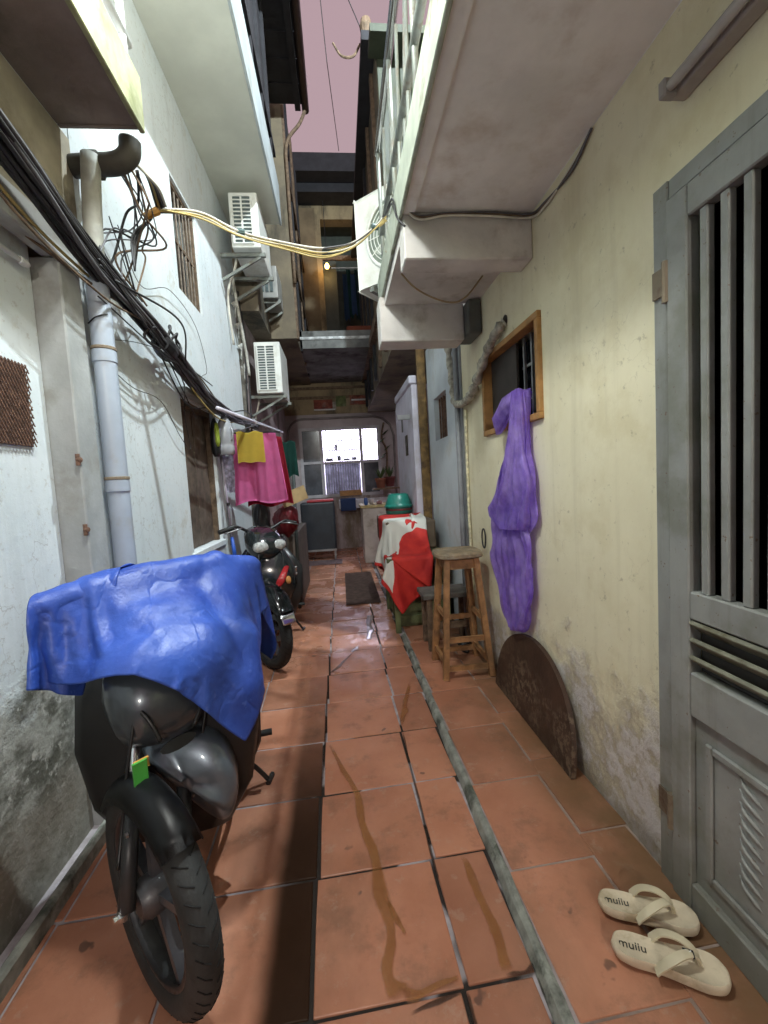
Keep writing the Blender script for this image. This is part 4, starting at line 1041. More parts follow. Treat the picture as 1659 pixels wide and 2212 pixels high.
# ------------------------------------------------------------ motorbikes
def motorbike(root, front, rear, phi, paint, red=False, near=False, R=.285):
    """front, rear: contact points of the wheels; phi: steering angle towards +X"""
    f = Vector((*front, 0)); r = Vector((*rear, 0)); fw = (f - r).normalized(); sd = Vector((-fw.y, fw.x, 0))  # sd: bike's left
    up = Vector((0, 0, 1))
    def P(s, l, z): return f - fw * s + sd * l + up * z          # s: distance behind the front axle
    rot = Matrix.Rotation(phi, 3, 'Z')
    sf = rot @ fw; ss = Vector((-sf.y, sf.x, 0))
    rake = math.tan(math.radians(25)); C0 = f + up * R
    # steering axis passes just behind the axle and leans back
    def Q(s, l, z):
        ax = f - fw * (.03 + max(0, (z - R)) * rake) + up * z    # point on the steering axis at height z
        return ax - sf * (s - .03) + ss * l
    WC = Q(0, 0, R)
    def wheel(nm, c, d, side):
        w = thing_child(nm, root)
        prof = []
        for k in range(14):
            a = 2 * math.pi * k / 14
            prof.append((R - .042 + .042 * math.cos(a), .040 * math.sin(a)))
        build('tyre', lathe(NB(), prof, c, side, 48, True), RUB, w, smooth=True)
        bm = NB()
        for k in range(44):
            a = 2 * math.pi * k / 44
            for s_ in (-1, 1):
                q = []
                for (hh, da) in ((.006, 0), (.020, .035), (.032, .08)):
                    aa = a + da + (.07 if s_ > 0 else 0); rr_ = R - .042 + math.sqrt(max(0, .0418 ** 2 - (hh * .042 / .040) ** 2)) + .0006
                    q.append(c + (d * math.cos(aa) + up * math.sin(aa)) * rr_ + side * hh * s_)
                tube(bm, q, .0016, 4)
        build('tread', bm, mat('tread_groove', (.006, .006, .006), .95, bump=0), w, kind='stuff')
        build('rim', lathe(NB(), [(R - .083, -.028), (R - .060, -.030), (R - .060, .030), (R - .083, .028), (R - .075, 0)], c, side, 40, True), mat('rim_dark', (.06, .06, .065), .35, metal=.6), w, smooth=True)
        build('hub', lathe(NB(), [(0, -.05), (.035, -.05), (.05, -.03), (.05, .03), (.035, .05), (0, .05)], c, side, 20), mat('hub_grey', (.10, .10, .105), .45, metal=.6), w, smooth=True, autos=40)
        for k in range(5):
            a = 2 * math.pi * k / 5 + .3
            e = d * math.cos(a) + up * math.sin(a)
            build('spoke', beam(NB(), c + e * .04, c + e * (R - .075), .022, .03, side), mat('spoke_grey', (.10, .10, .11), .4, metal=.5), w)
        return w
    def thing_child(nm, par):
        o = bpy.data.objects.new(nm, None); COL.objects.link(o); o.parent = par; ORG[o] = ORG[par]; return o
    wheel('front_wheel', WC, sf, ss); wheel('rear_wheel', r + up * R, fw, sd)
    disc = lathe(NB(), [(.06, 0), (.10, 0), (.10, .004), (.06, .004)], WC + ss * .048, ss, 28, True); build('brake_disc', disc, STEEL, root)
    # fork
    for s_ in (-1, 1):
        top = Q(.03, .065 * s_, .66); bot = Q(.0, .075 * s_, R)
        build('fork_leg', tube(NB(), [bot, bot.lerp(top, .55)], [.021, .019], 12), mat('fork_black', (.03, .032, .034), .4), root, smooth=True)
        build('fork_tube', tube(NB(), [bot.lerp(top, .5), top], .013, 10), CHROME, root, smooth=True)
    cal = WC + ss * .055 - sf * .085 + up * .03
    build('brake_caliper', obox(NB(), cal, sf, ss, up, .028, .018, .04, .006), BLACKP, root)
    for s_ in (-1, 1):
        build('cable', tube(NB(), spline([Q(.02, .05 * s_, .93), Q(-.06, .10 * s_, .80), Q(-.03, .105 * s_, .60), Q(.02, .09 * s_, .46), WC + ss * .07 * s_ - sf * .05 + up * .08], 6), .0045, 6), BLACKP, root, smooth=True)
        build('axle_nut', lathe(NB(), [(0, 0), (.016, 0), (.016, .014), (.009, .016), (.009, .026), (0, .026)], WC + ss * .078 * s_, ss * s_, 6), CHROME, root)
        build('fork_bolt', lathe(NB(), [(0, 0), (.008, 0), (.007, .006), (0, .007)], Q(-.005, .085 * s_, .44), ss * s_, 6), STEEL, root)
    refl = Q(-.02, -.085 if phi > 0 else .085, .50)
    # front fender: arc over the tyre, turning with the wheel
    rings = []
    for k in range(13):
        a = math.radians(34 + 92 * k / 12) if not near else math.radians(48 + 100 * k / 12)
        e = sf * math.cos(a) + up * math.sin(a); rad = R + (.016 if near else .05 + .022 * math.sin(math.pi * k / 12))
        wd = .050 if near else .052 + .030 * math.sin(math.pi * min(1, .18 + k / 13)); dr = .055 + .035 * math.sin(math.pi * k / 12)
        ring = []
        for j in range(9):
            b = math.radians(-100 + 200 * j / 8)
            ring.append(WC + e * (rad - dr * (1 - math.cos(b)) * .62) + ss * wd * math.sin(b))
        rings.append(ring)
    bm = NB(); loft(bm, rings, cap=False, closed=False); bmesh.ops.solidify(bm, geom=list(bm.faces), thickness=.006)
    build('front_fender', bm, BLACKP if near else paint, root, smooth=True)
    # leg shield / front body
    def ell(c, a, b, w1, w2, n=20, pw=2.4):
        out = []
        for k in range(n):
            t_ = 2 * math.pi * k / n; cx_, sx_ = math.cos(t_), math.sin(t_)
            out.append(c + a * (w1 * math.copysign(abs(cx_) ** (2 / pw), cx_)) + b * (w2 * math.copysign(abs(sx_) ** (2 / pw), sx_)))
        return out
    rings = [ell(P(.30, 0, .30), sd, fw, .10, .04), ell(P(.26, 0, .42), sd, fw, .17, .06), ell(P(.25, 0, .56), sd, fw, .235, .075), ell(P(.28, 0, .70), sd, fw, .225, .085), ell(P(.32, 0, .82), sd, fw, .15, .08), ell(P(.36, 0, .90), sd, fw, .07, .05)]
    if near: rings = [ell(P(.30, 0, .22), sd, fw, .16, .04), ell(P(.28, 0, .36), sd, fw, .24, .05), ell(P(.28, 0, .55), sd, fw, .275, .06), ell(P(.30, 0, .72), sd, fw, .265, .07), ell(P(.34, 0, .86), sd, fw, .20, .07), ell(P(.38, 0, .94), sd, fw, .08, .04)]
    build('leg_shield', loft(NB(), rings), BLACKP if near else paint, root, smooth=True)
    build('shield_backing', box(NB(), 0, 0.001, 0, .001, 0, .001) if False else loft(NB(), [ell(P(.34, 0, .22), sd, fw, .16, .03), ell(P(.33, 0, .45), sd, fw, .27, .03), ell(P(.34, 0, .68), sd, fw, .28, .03), ell(P(.38, 0, .84), sd, fw, .16, .03)]), BLACKP, root, smooth=True)
    # headlight cowl turning with the bars
    rings = []
    dzc = (-.105 if near else .045); hk = 1.35 if near else 1.05
    for (s, z, w, h) in ((-.075, .80, .055, .035), (-.06, .80, .105, .065), (-.01, .815, .145, .095), (.05, .85, .155, .10), (.12, .90, .13, .075), (.17, .93, .07, .035)):
        rings.append(ell(Q(s, 0, z + dzc), ss, up, w, h * hk))
    build('headlight_cowl', loft(NB(), rings), paint, root, smooth=True)
    for s_ in (-1, 1):
        c = Q(-.058, .070 * s_, .825 + dzc)
        if near: continue
        bm = NB(); loft(bm, [ell(c - sf * .03, ss, up, .064, .046), ell(c + sf * .010, ss, up, .064, .042), ell(c + sf * .028, ss, up, .04, .024)])
        build('headlight', bm, mat('lens_smoked' if near else 'lens', (.03, .035, .04) if near else (.42, .43, .42), .06, var=.4, scale=40, bump=.25, spec=.9), root, smooth=True)
        if not near: build('indicator', loft(NB(), [ell(P(.20, .175 * s_, .60), sd, up, .012, .022), ell(P(.165, .170 * s_, .605), sd, up, .02, .032), ell(P(.145, .16 * s_, .61), sd, up, .008, .012)]), mat('amber_lens', (.7, .35, .12), .12, bump=0), root, smooth=True)
    # handlebar
    hz = .05; bl = .29 if near else .33
    hb = [Q(.10, bl, .955 + hz), Q(.08, .22, .985 + hz), Q(.10, .08, .93 + hz), Q(.10, -.08, .93 + hz), Q(.08, -.22, .985 + hz), Q(.10, -bl, .955 + hz)]
    build('handlebar', tube(NB(), spline(hb, 6), .012, 10), BLACKP, root, smooth=True)
    for s_ in (-1, 1):
        build('grip', tube(NB(), [Q(.085, .23 * s_, .98 + hz), Q(.10, (bl + .01) * s_, .953 + hz)], .018, 10), RUB, root, smooth=True)
        if not near: build('brake_lever', tube(NB(), spline([Q(.06, .17 * s_, .975 + hz), Q(.0, .22 * s_, .97 + hz), Q(.03, .32 * s_, .945 + hz)], 5), .006, 6), STEEL, root, smooth=True)
    # floor board, body, seat, tail
    build('floor_board', loft(NB(), [ell(P(.34, 0, .28), sd, up, .15, .05), ell(P(.60, 0, .27), sd, up, .15, .05), ell(P(.78, 0, .32), sd, up, .15, .06)]), BLACKP, root, smooth=True)
    build('side_panel', loft(NB(), [ell(P(.66, 0, .42), sd, up, .10, .16), ell(P(.85, 0, .50), sd, up, .15, .19), ell(P(1.15, 0, .56), sd, up, .155, .16), ell(P(1.45, 0, .64), sd, up, .12, .11), ell(P(1.62, 0, .70), sd, up, .05, .05)]), paint, root, smooth=True)
    build('seat', loft(NB(), [ell(P(.66, 0, .66), sd, up, .07, .03), ell(P(.78, 0, .72), sd, up, .125, .05), ell(P(1.1, 0, .745), sd, up, .135, .05), ell(P(1.4, 0, .775), sd, up, .12, .045), ell(P(1.52, 0, .78), sd, up, .06, .03)]), mat('seat_vinyl', (.02, .02, .022), .5, bump=.2), root, smooth=True)
    build('tail_light', loft(NB(), [ell(P(1.58, 0, .70), sd, up, .05, .03), ell(P(1.64, 0, .71), sd, up, .03, .02)]), mat('red_lens', (.4, .02, .02), .2, bump=0), root, smooth=True)
    build('engine', loft(NB(), [ell(P(.72, 0, .28), sd, up, .09, .07), ell(P(.85, 0, .30), sd, up, .13, .10), ell(P(1.1, 0, .30), sd, up, .12, .09), ell(P(1.24, .02, .29), sd, up, .06, .05)]), STEEL, root, smooth=True)
    build('exhaust', tube(NB(), spline([P(.75, -.10, .24), P(.95, -.15, .22), P(1.15, -.16, .28), P(1.5, -.17, .38)], 6), [.02, .03, .045, .045], 12), CHROME, root, smooth=True)
    # chrome guard along the visible side and the parts sticking out
    for l_, z_ in ((.165, 0), (.178, .05)):
        build('side_guard', tube(NB(), spline([P(.26, .23 - .0 * l_, .64 + z_), P(.40, l_ + .02, .40 + z_), P(.60, l_ + .015, .30 + z_), P(.80, l_ + .01, .40 + z_)], 8), .009, 8), CHROME, root, smooth=True)
    build('footpeg', tube(NB(), [P(.72, .14, .25), P(.72, .27, .255)], .014, 8), RUB, root, smooth=True)
    build('side_stand', tube(NB(), spline([P(.70, .10, .22), P(.74, .19, .09), P(.76, .24, .005)], 5), .010, 8), BLACKP, root, smooth=True)
    build('stand_foot', tube(NB(), [P(.74, .235, .008), P(.80, .25, .008)], .012, 6), BLACKP, root)
    if red:
        for s_ in (1,):
            bm = NB(); loft(bm, [ell(P(.175, .06 * s_, .52), sd, up, .012, .01), ell(P(.165, .11 * s_, .60), sd, up, .03, .016), ell(P(.20, .16 * s_, .70), sd, up, .02, .012)])
            build('red_flash', bm, mat('red_paint', (.42, .02, .025), .25, bump=0), root, smooth=True)
        build('fender_tip', loft(NB(), [ell(WC + (sf * math.cos(.35) + up * math.sin(.35)) * (R + .03), ss, up, .05, .006), ell(WC + (sf * math.cos(.75) + up * math.sin(.75)) * (R + .045), ss, up, .055, .006)]), CHROME, root, smooth=True)
    return P, Q, sf, ss, WC

PB1 = mat('graphite_paint', (.07, .085, .10), .30, metal=.5, var=.1, bump=.02, coat=.6)
PB2 = mat('black_gloss_paint', (.012, .016, .018), .16, var=.1, bump=.0, coat=.7)
B1 = thing('motorbike', 'near graphite motorbike with turned front wheel, half covered by a blue tarpaulin', 'motorbike', (-.63, 1.7, 0))
P1, Q1, sf1, ss1, WC1 = motorbike(B1, (-.565, 1.10), (-.69, 2.32), math.radians(39), PB1, near=True)
# green sticker on the fork head and chrome link below
bm = NB(); obox(bm, Q1(-.10, -.10, .60), ss1, sf1, (0, 0, 1), .017, .003, .036, .001); build('green_reflector', bm, mat('green_sticker', (.07, .36, .06), .3, var=.1, bump=0), B1)
bm = NB(); obox(bm, Q1(-.1005, -.10, .623), ss1, sf1, (0, 0, 1), .0175, .0035, .012, .001); build('orange_reflector', bm, mat('orange_sticker', (.55, .28, .06), .3, bump=0), B1)
SC = [(-.644, .573), (-.598, .599), (-.505, .605), (-.416, .555), (-.376, .455), (-.385, .36), (-.416, .318), (-.473, .368), (-.539, .455), (-.599, .52)]
for mir in (1, -1):
    ctr = Vector((sum(p[0] for p in SC) / len(SC), 1.27, sum(p[1] for p in SC) / len(SC))); rings = []
    for k, (sc_, dy_) in enumerate(((.94, .07), (1.0, .04), (1.0, .02), (.95, .0), (.80, -.016), (.5, -.026), (.12, -.030))):
        ring = []
        loop = spline([(p[0], 0, p[1]) for p in SC] + [(SC[0][0], 0, SC[0][1])], 4)[:-1]
        for q in loop:
            x_, z_ = ctr.x + (q.x - ctr.x) * sc_, ctr.z + (q.z - ctr.z) * sc_
            if mir < 0: x_ = 2 * -.625 - x_
            rdg = .020 * max(0, 1 - abs((q.x + .51) * .66 + (q.z - .47) * .75) / .055) * min(1, (1.02 - sc_) * 4)
            ring.append((x_, 1.27 + (.12 if mir < 0 else 0) + dy_ - rdg + .25 * max(0, z_ - .5), z_))
        rings.append(ring)
    build('side_cowl', loft(NB(), rings), mat('blue_grey_paint', (.15, .185, .225), .36, metal=.6, var=.08, bump=.02, coat=.4), B1, smooth=True, label='graphite front cowl panel with a pale sheen' if mir > 0 else None)
for l_ in (-.085, .085):
    build('cowl_trim', tube(NB(), spline([Q1(-.088, l_ * .55, .645), Q1(-.085, l_ * .9, .70), Q1(-.055, l_ * 1.35, .755)], 6), .006, 6), BLACKP, B1, smooth=True)
build('cowl_vent', loft(NB(), [[Q1(-.095 + .004 * k, .05 * math.cos(a), .625 + .016 * math.sin(a)) for a in [q * .5236 for q in range(12)]] for k in range(2)]), BLACKP, B1)
B2 = thing('motorbike', 'far black motorbike with red flash and clear twin headlights facing the camera', 'motorbike', (-.6, 3.6, 0))
motorbike(B2, (-.60, 3.12), (-.70, 4.3), math.radians(33), PB2, red=True)

# ------------------------------------------------------------ blue tarpaulin over the near motorbike
hbL, hbR = Q1(.09, .36, 1.005), Q1(.09, -.36, 1.005)
def tolist(v): return (v.x, v.y, v.z)
cols = [(sd_capsule, (tolist(hbL), tolist(Q1(.08, .2, 1.035)), .04)), (sd_capsule, (tolist(Q1(.08, .2, 1.035)), tolist(Q1(.08, -.2, 1.035)), .05)), (sd_capsule, (tolist(hbR), tolist(Q1(.08, -.2, 1.035)), .04)),
        (sd_capsule, (tolist(Q1(-.02, .07, .78)), tolist(Q1(-.02, -.07, .78)), .135)), (sd_capsule, (tolist(Q1(.06, .05, .86)), tolist(Q1(.06, -.05, .86)), .13)),
        (sd_capsule, (tolist(P1(.29, .19, .68)), tolist(P1(.29, -.19, .68)), .10)), (sd_capsule, (tolist(P1(.36, .2, .80)), tolist(P1(.36, -.2, .80)), .08)),
        (sd_capsule, (tolist(P1(.30, .21, .45)), tolist(P1(.30, -.21, .45)), .09)), (sd_capsule, (tolist(P1(.75, 0, .70)), tolist(P1(1.4, 0, .76)), .12))]
ang = math.radians(9)
gx = (math.cos(ang), math.sin(ang), 0); gy = (-math.sin(ang), math.cos(ang), 0)
P0 = gridpts((-.672, 1.575, 1.15), gx, gy, 1.00, .98, 86, 84)
TP = drape(P0, cols, squash=.94, bend=.03, steps=110, iters=14, planes=((0, -.980, 1),), fric=.8)
# sharp fold lines pressed into the sheet: tent-shaped ridges along random lines
rg = np.random.default_rng(11)
nu, nv = TP.shape[:2]
UU, VV = np.meshgrid(np.linspace(-.54, .54, nu), np.linspace(-.49, .49, nv), indexing='ij')
du = np.gradient(TP, axis=0); dv = np.gradient(TP, axis=1); NN = np.cross(du, dv); NN /= np.maximum(np.linalg.norm(NN, axis=2), 1e-9)[..., None]
NN[NN[..., 2] < -.2] *= -1
HH = np.zeros((nu, nv))
for q in range(34):
    th = rg.uniform(0, math.pi); cu, cv = rg.uniform(-.5, .5), rg.uniform(-.45, .45)
    dd = (UU - cu) * math.sin(th) - (VV - cv) * math.cos(th); ll = (UU - cu) * math.cos(th) + (VV - cv) * math.sin(th)
    wd = rg.uniform(.02, .06); HH += rg.choice([-1, 1]) * rg.uniform(.3, 1.) * .17 * wd * np.maximum(0, 1 - np.abs(dd) / wd) * np.exp(-(ll / rg.uniform(.12, .32)) ** 2)
TP = TP + NN * (HH + .002)[..., None]
bm = sheet(NB(), TP)
t = NT('blue_tarpaulin'); c = t.mix(t.ramp(t.noise(5, 6), .3, .7), (.020, .056, .32), (.038, .10, .45))
c = t.mix(t.ramp(t.noise(60, 3), .62, .72, 0, .4), c, (.12, .20, .55)); t.color(c); t.rough(t.ramp(t.noise(9, 5), .3, .7, .38, .58))
t.b.inputs['Specular IOR Level'].default_value = .5
def crease(sc, w, dist):
    n_ = t.math('ABSOLUTE', t.math('SUBTRACT', t.noise(sc, 2, .4, t.scalev((1, 1, .8)), dist), .5)); return t.ramp(n_, 0, w)
b0 = t.bump(crease(7., .035, .2), .28, .004)
b1 = t.bump(t.noise(11, 5, .58), .34, .02, b0); t.bump(t.noise(60, 4, .6), .15, .003, b1)
o = build('tarpaulin', bm, t.m, smooth=True, loc=(-.63, 1.5, .6))
md = o.modifiers.new('sub', 'SUBSURF'); md.levels = 1; md.render_levels = 1
md = o.modifiers.new('thick', 'SOLIDIFY'); md.thickness = .0008
tag(o, 'crumpled blue plastic tarpaulin draped over the near motorbike', 'tarpaulin')

# ------------------------------------------------------------ laundry
LP = tag(build('laundry_pole', tube(NB(), [(-.80, 3.05, 1.885), (-.60, 4.9, 1.93)], .013, 10), mat('pale_pole', (.62, .60, .70), .4, bump=.03), smooth=True, loc=(-.7, 4, 1.9)), 'pale lilac laundry pole running back from the left wall', 'pole')
PO = tag(build('prop_pole', tube(NB(), [(-.525, 4.62, 0), (-.48, 4.62, 1.74)], .018, 8), mat('dark_green_pole', (.055, .065, .06), .6), smooth=True, loc=(-.52, 4.62, 0)), 'thin dark upright pole behind the far motorbike', 'pole')
def cloth_hang(name, label, m, x0, x1, y, z0, z1, folds, amp, flare=0., cat='towel', dy=.0, thick=.006, seed=1, wav=.02):
    n, k = 44, 26; P = np.zeros((n, k, 3)); rnd = random.Random(seed); ph = rnd.uniform(0, 6)
    for i in range(n):
        u = i / (n - 1)
        for j in range(k):
            v = j / (k - 1)
            xx = x0 + (x1 - x0) * u + flare * v * (u - .3)
            a = amp * (.25 + .75 * v)
            P[i, j] = (xx, y + dy * u + a * math.sin(u * folds * 6.283 + ph + .6 * v) + .4 * a * math.sin(u * folds * 14 + 2 * v), z1 - (z1 - z0) * v * (1 + wav * math.sin(u * 9 + ph)) + .008 * math.sin(u * 11))
    o = build(name, sheet(NB(), P, thick), m, smooth=True, loc=((x0 + x1) / 2, y, z0))
    return tag(o, label, cat)
def terry(name, c, rgh=.95):
    t = NT(name); t.color(t.mix(t.ramp(t.noise(6, 5), .3, .7), tuple(v * .82 for v in c), c)); t.rough(rgh); t.bump(t.noise(220, 3), .5, .004); return t.m
HG = thing('clothes_hanger', 'dark clothes hanger carrying the pink and yellow cloths', 'hanger', (-.68, 3.75, 1.82))
build('hanger_bar', tube(NB(), [(-.885, 3.76, 1.80), (-.49, 3.80, 1.80)], .007, 6), BLACKP, HG)
build('hanger_arm', tube(NB(), spline([(-.885, 3.76, 1.80), (-.70, 3.77, 1.86), (-.68, 3.77, 1.885), (-.70, 3.775, 1.915), (-.725, 3.775, 1.90)], 6), .004, 6), STEEL, HG)
build('hanger_arm', tube(NB(), spline([(-.68, 3.77, 1.875), (-.60, 3.785, 1.85), (-.49, 3.80, 1.80)], 6), .004, 6), STEEL, HG)
cloth_hang('towel', 'bright pink towel hanging with a wavy hem', terry('pink_terry', (.84, .20, .47)), -.885, -.53, 3.77, 1.20, 1.80, 2.3, .030, .10, dy=.04, seed=4, wav=.035)
cloth_hang('cloth', 'small yellow square cloth hung over the pink towel', terry('yellow_cloth', (.72, .55, .08)), -.84, -.625, 3.71, 1.545, 1.80, 1.2, .006, .01, 'cloth', dy=.02, seed=8)
cloth_hang('cloth', 'dark red cloth behind the pink towel', terry('red_cloth', (.33, .01, .03)), -.80, -.50, 3.9, 1.165, 1.78, 2.0, .02, .10, 'cloth', dy=.04, seed=12)
cloth_hang('cloth', 'dark green cloth pegged at the far end of the pole', terry('green_cloth', (.01, .075, .06)), -.56, -.40, 4.15, 1.42, 1.75, 1.3, .012, .02, 'cloth', seed=5)
for k, x in enumerate((-.80, -.66)):
    pass
# water jug hung at the window
JG = thing('water_jug', 'clear plastic jug hanging by the shuttered window', 'jug', (-.93, 3.72, 1.6))
CLR = mat('milky_plastic', (.62, .65, .70), .22, var=.12, scale=9, bump=.15, bscale=25, trans=.45)
build('jug', lathe(NB(), [(0, 0), (.055, 0), (.066, .01), (.068, .07), (.062, .085), (.068, .10), (.068, .20), (.06, .25), (.04, .29), (.026, .31), (.025, .325), (0, .325)], (-.93, 3.72, 1.615), (0, 0, 1), 20), CLR, JG, smooth=True)
build('cap', lathe(NB(), [(0, .325), (.03, .325), (.03, .365), (.026, .37), (0, .37)], (-.93, 3.72, 1.615), (0, 0, 1), 16), WHITEP, JG, smooth=True, autos=40)
build('handle', tube(NB(), spline([(-.885, 3.70, 1.86), (-.86, 3.68, 1.80), (-.875, 3.68, 1.73)], 5), .008, 7), CLR, JG, smooth=True)
build('hook_wire', tube(NB(), spline([(-.93, 3.72, 1.98), (-.92, 3.73, 2.02), (-.88, 3.74, 2.0)], 5), .003, 5), STEEL, JG)
BG = thing('bag', 'black and lime green bag hanging beside the clear jug', 'bag', (-.99, 3.66, 1.6))
build('bag_body', loft(NB(), [[(-.99 + .035 * math.cos(a) * s, 3.64 + .045 * math.sin(a) * s, z) for a in [k * 6.2832 / 14 for k in range(14)]] for z, s in ((1.60, .55), (1.63, .95), (1.75, 1.1), (1.86, .8), (1.91, .3))]), BLACKP, BG, smooth=True)
build('bag_patch', loft(NB(), [[(-.968 + .02 * math.cos(a) * s, 3.615 + .025 * math.sin(a) * s, z) for a in [k * 6.2832 / 12 for k in range(12)]] for z, s in ((1.68, .5), (1.72, 1.0), (1.82, 1.0), (1.87, .5))]), mat('lime_fabric', (.32, .42, .05), .7), BG, smooth=True)
# mop with blue grip
MP = thing('mop', 'thin mop stick with blue grip leaning on the white wall behind the blue tarpaulin', 'mop', (-.965, 3.6, .7))
build('stick', tube(NB(), [(-.945, 3.72, .92), (-.985, 3.76, 1.62)], .008, 8), mat('lilac_stick', (.36, .32, .40), .35), MP, smooth=True)
build('stick', tube(NB(), [(-.965, 3.74, .85), (-1.0, 3.78, 1.62)], .006, 8), STEEL, MP, smooth=True)
build('collar', tube(NB(), [(-.953, 3.725, 1.19), (-.955, 3.727, 1.215)], .014, 8), BLACKP, MP)
build('grip', tube(NB(), [(-.928, 3.71, .69), (-.946, 3.722, .92)], [.020, .013], 10), mat('blue_grip', (.02, .09, .45), .4), MP, smooth=True)
build('foot', tube(NB(), [(-.915, 3.70, .0), (-.928, 3.71, .689)], .008, 8), STEEL, MP, smooth=True)
MH = tag(cloth_hang('mop_cloth', 'white and violet striped rag hanging below the clear jug', mat('striped_rag', (.55, .53, .66), .8, var=.4, scale=30), -1.0, -.885, 3.80, 1.30, 1.62, 1.6, .01, -.03, 'rag', seed=3), 'white and violet rag hanging below the clear jug', 'rag')
# bundle of bags and a cardboard piece under the laundry
def lumpy(name, label, m, c, rx, ry, rz, cat, seed=1, amp=.18):
    bm = NB(); bmesh.ops.create_icosphere(bm, subdivisions=4, radius=1); rnd = random.Random(seed)
    ph = [(Vector((rnd.gauss(0, 1), rnd.gauss(0, 1), rnd.gauss(0, 1))) * rnd.uniform(2, 6), rnd.uniform(0, 6)) for _ in range(12)]
    for v in bm.verts:
        d = sum(math.sin(v.co.dot(w) + p) for w, p in ph) / 12
        k = 1 + amp * d * 2
        v.co = Vector((c[0] + v.co.x * rx * k, c[1] + v.co.y * ry * k, c[2] + v.co.z * rz * k))
    return tag(build(name, bm, m, smooth=True, loc=c), label, cat)
lumpy('bag', 'dark red bulging bag behind the far motorbike', mat('red_bag', (.14, .005, .012), .5, bump=.4, bscale=20), (-.58, 4.45, .98), .13, .13, .15, 'bag', 5)
lumpy('bag', 'black bag hanging left of the red bag', BLACKP, (-.76, 4.15, 1.02), .08, .12, .22, 'bag', 9)
CBd = tag(build('cardboard', obox(NB(), (-.47, 4.35, 1.22), (1, .2, .35), (-.2, 1, 0), (-.3, 0, 1), .13, .004, .07), mat('cardboard', (.50, .36, .18), .85), loc=(-.47, 4.35, 1.15)), 'piece of tan cardboard below the pink towel', 'cardboard')
CT = thing('cabinet', 'dim cabinet heaped with clutter behind the far motorbike', 'cabinet', (-.75, 5.4, 0))
build('carcass', box(NB(), -.99, -.50, 4.75, 5.9, 0, .82, .01), mat('dim_cabinet', (.09, .075, .065), .7, var=.3), CT)
build('drawer_front', box(NB(), -.96, -.53, 4.735, 4.749, .45, .78, .004), mat('dim_front', (.13, .10, .08), .7, var=.3), CT)
build('drawer_front', box(NB(), -.96, -.53, 4.735, 4.749, .06, .41, .004), MATS['dim_front'], CT)

# ------------------------------------------------------------ stool
ST = thing('bar_stool', 'tall wooden bar stool with worn round-cornered seat by the cream wall', 'stool', (.75, 2.8, 0))
WD = mat('stool_wood', (.30, .155, .065), .5, var=.28, scale=16, bump=.2, dirt=(.10, .06, .03), dscale=6, damt=.6)
WDS = mat('stool_seat_wood', (.22, .165, .10), .6, var=.35, scale=20, bump=.3, dirt=(.36, .34, .28), dscale=12, damt=.6)
feet = [(.590, 2.585), (.892, 2.585), (.590, 2.91), (.892, 2.91)]
tops = [(.645, 2.65), (.835, 2.65), (.645, 2.85), (.835, 2.85)]
FZ = .034
SZ = .80
for (fx, fy), (tx, ty) in zip(feet, tops):
    build('leg', beam(NB(), (fx, fy, FZ), (tx, ty, SZ - .005), .036, .036, (0, 1, .01), .003), WD, ST)
seat = NB(); rings = []
for z, k in ((SZ, .96), (SZ + .006, 1.0), (SZ + .026, 1.0), (SZ + .035, .95), (SZ + .037, .85)):
    rings.append([(.74 + k * .155 * math.copysign(abs(math.cos(a)) ** .55, math.cos(a)), 2.75 + k * .155 * math.copysign(abs(math.sin(a)) ** .55, math.sin(a)), z) for a in [2 * math.pi * q / 36 for q in range(36)]])
build('seat', loft(seat, rings), WDS, ST, smooth=True, autos=35)
def lp_(i, z):
    (fx, fy), (tx, ty) = feet[i], tops[i]; k = z / SZ; return Vector((fx + (tx - fx) * k, fy + (ty - fy) * k, z))
for i, j, zs in ((0, 1, (.10, .28, .76)), (2, 3, (.10, .34, .76)), (0, 2, (.13, .43, .76)), (1, 3, (.13, .40, .76))):
    for z in zs:
        a, b = lp_(i, z), lp_(j, z)
        build('apron' if z > .7 else 'stretcher', beam(NB(), a, b, .018, .06 if z > .7 else .032, (0, 0, 1), .002), WD, ST)
# low dark bench tucked behind and under the stool
BN = thing('low_bench', 'low dark timber bench pushed behind the bar stool', 'bench', (.72, 3.15, 0))
build('top', box(NB(), .55, .93, 3.03, 3.30, .43, .465, .004), mat('grey_timber', (.11, .10, .09), .8, var=.3, scale=15), BN)
for x in (.58, .88):
    for y in (3.05, 3.26): build('leg', box(NB(), x, x + .04, y, y + .035, .034, .43), OLDW, BN)
build('rail', box(NB(), .60, .90, 3.045, 3.065, .20, .25), OLDW, BN)
PO2 = thing('slipper', 'dark slipper lying under the bar stool near the wall', 'slipper', (.86, 3.0, 0))
build('sole', loft(NB(), [[(.84 + .035 * math.cos(a), 3.05 + .10 * math.sin(a), z) for a in [k * .5236 for k in range(12)]] for z in (.034, .056)]), BLACKP, PO2, smooth=True)
build('upper', tube(NB(), spline([(.80, 3.01, .05), (.82, 3.0, .085), (.86, 3.0, .085), (.88, 3.02, .05)], 5), .014, 8), BLACKP, PO2, smooth=True)

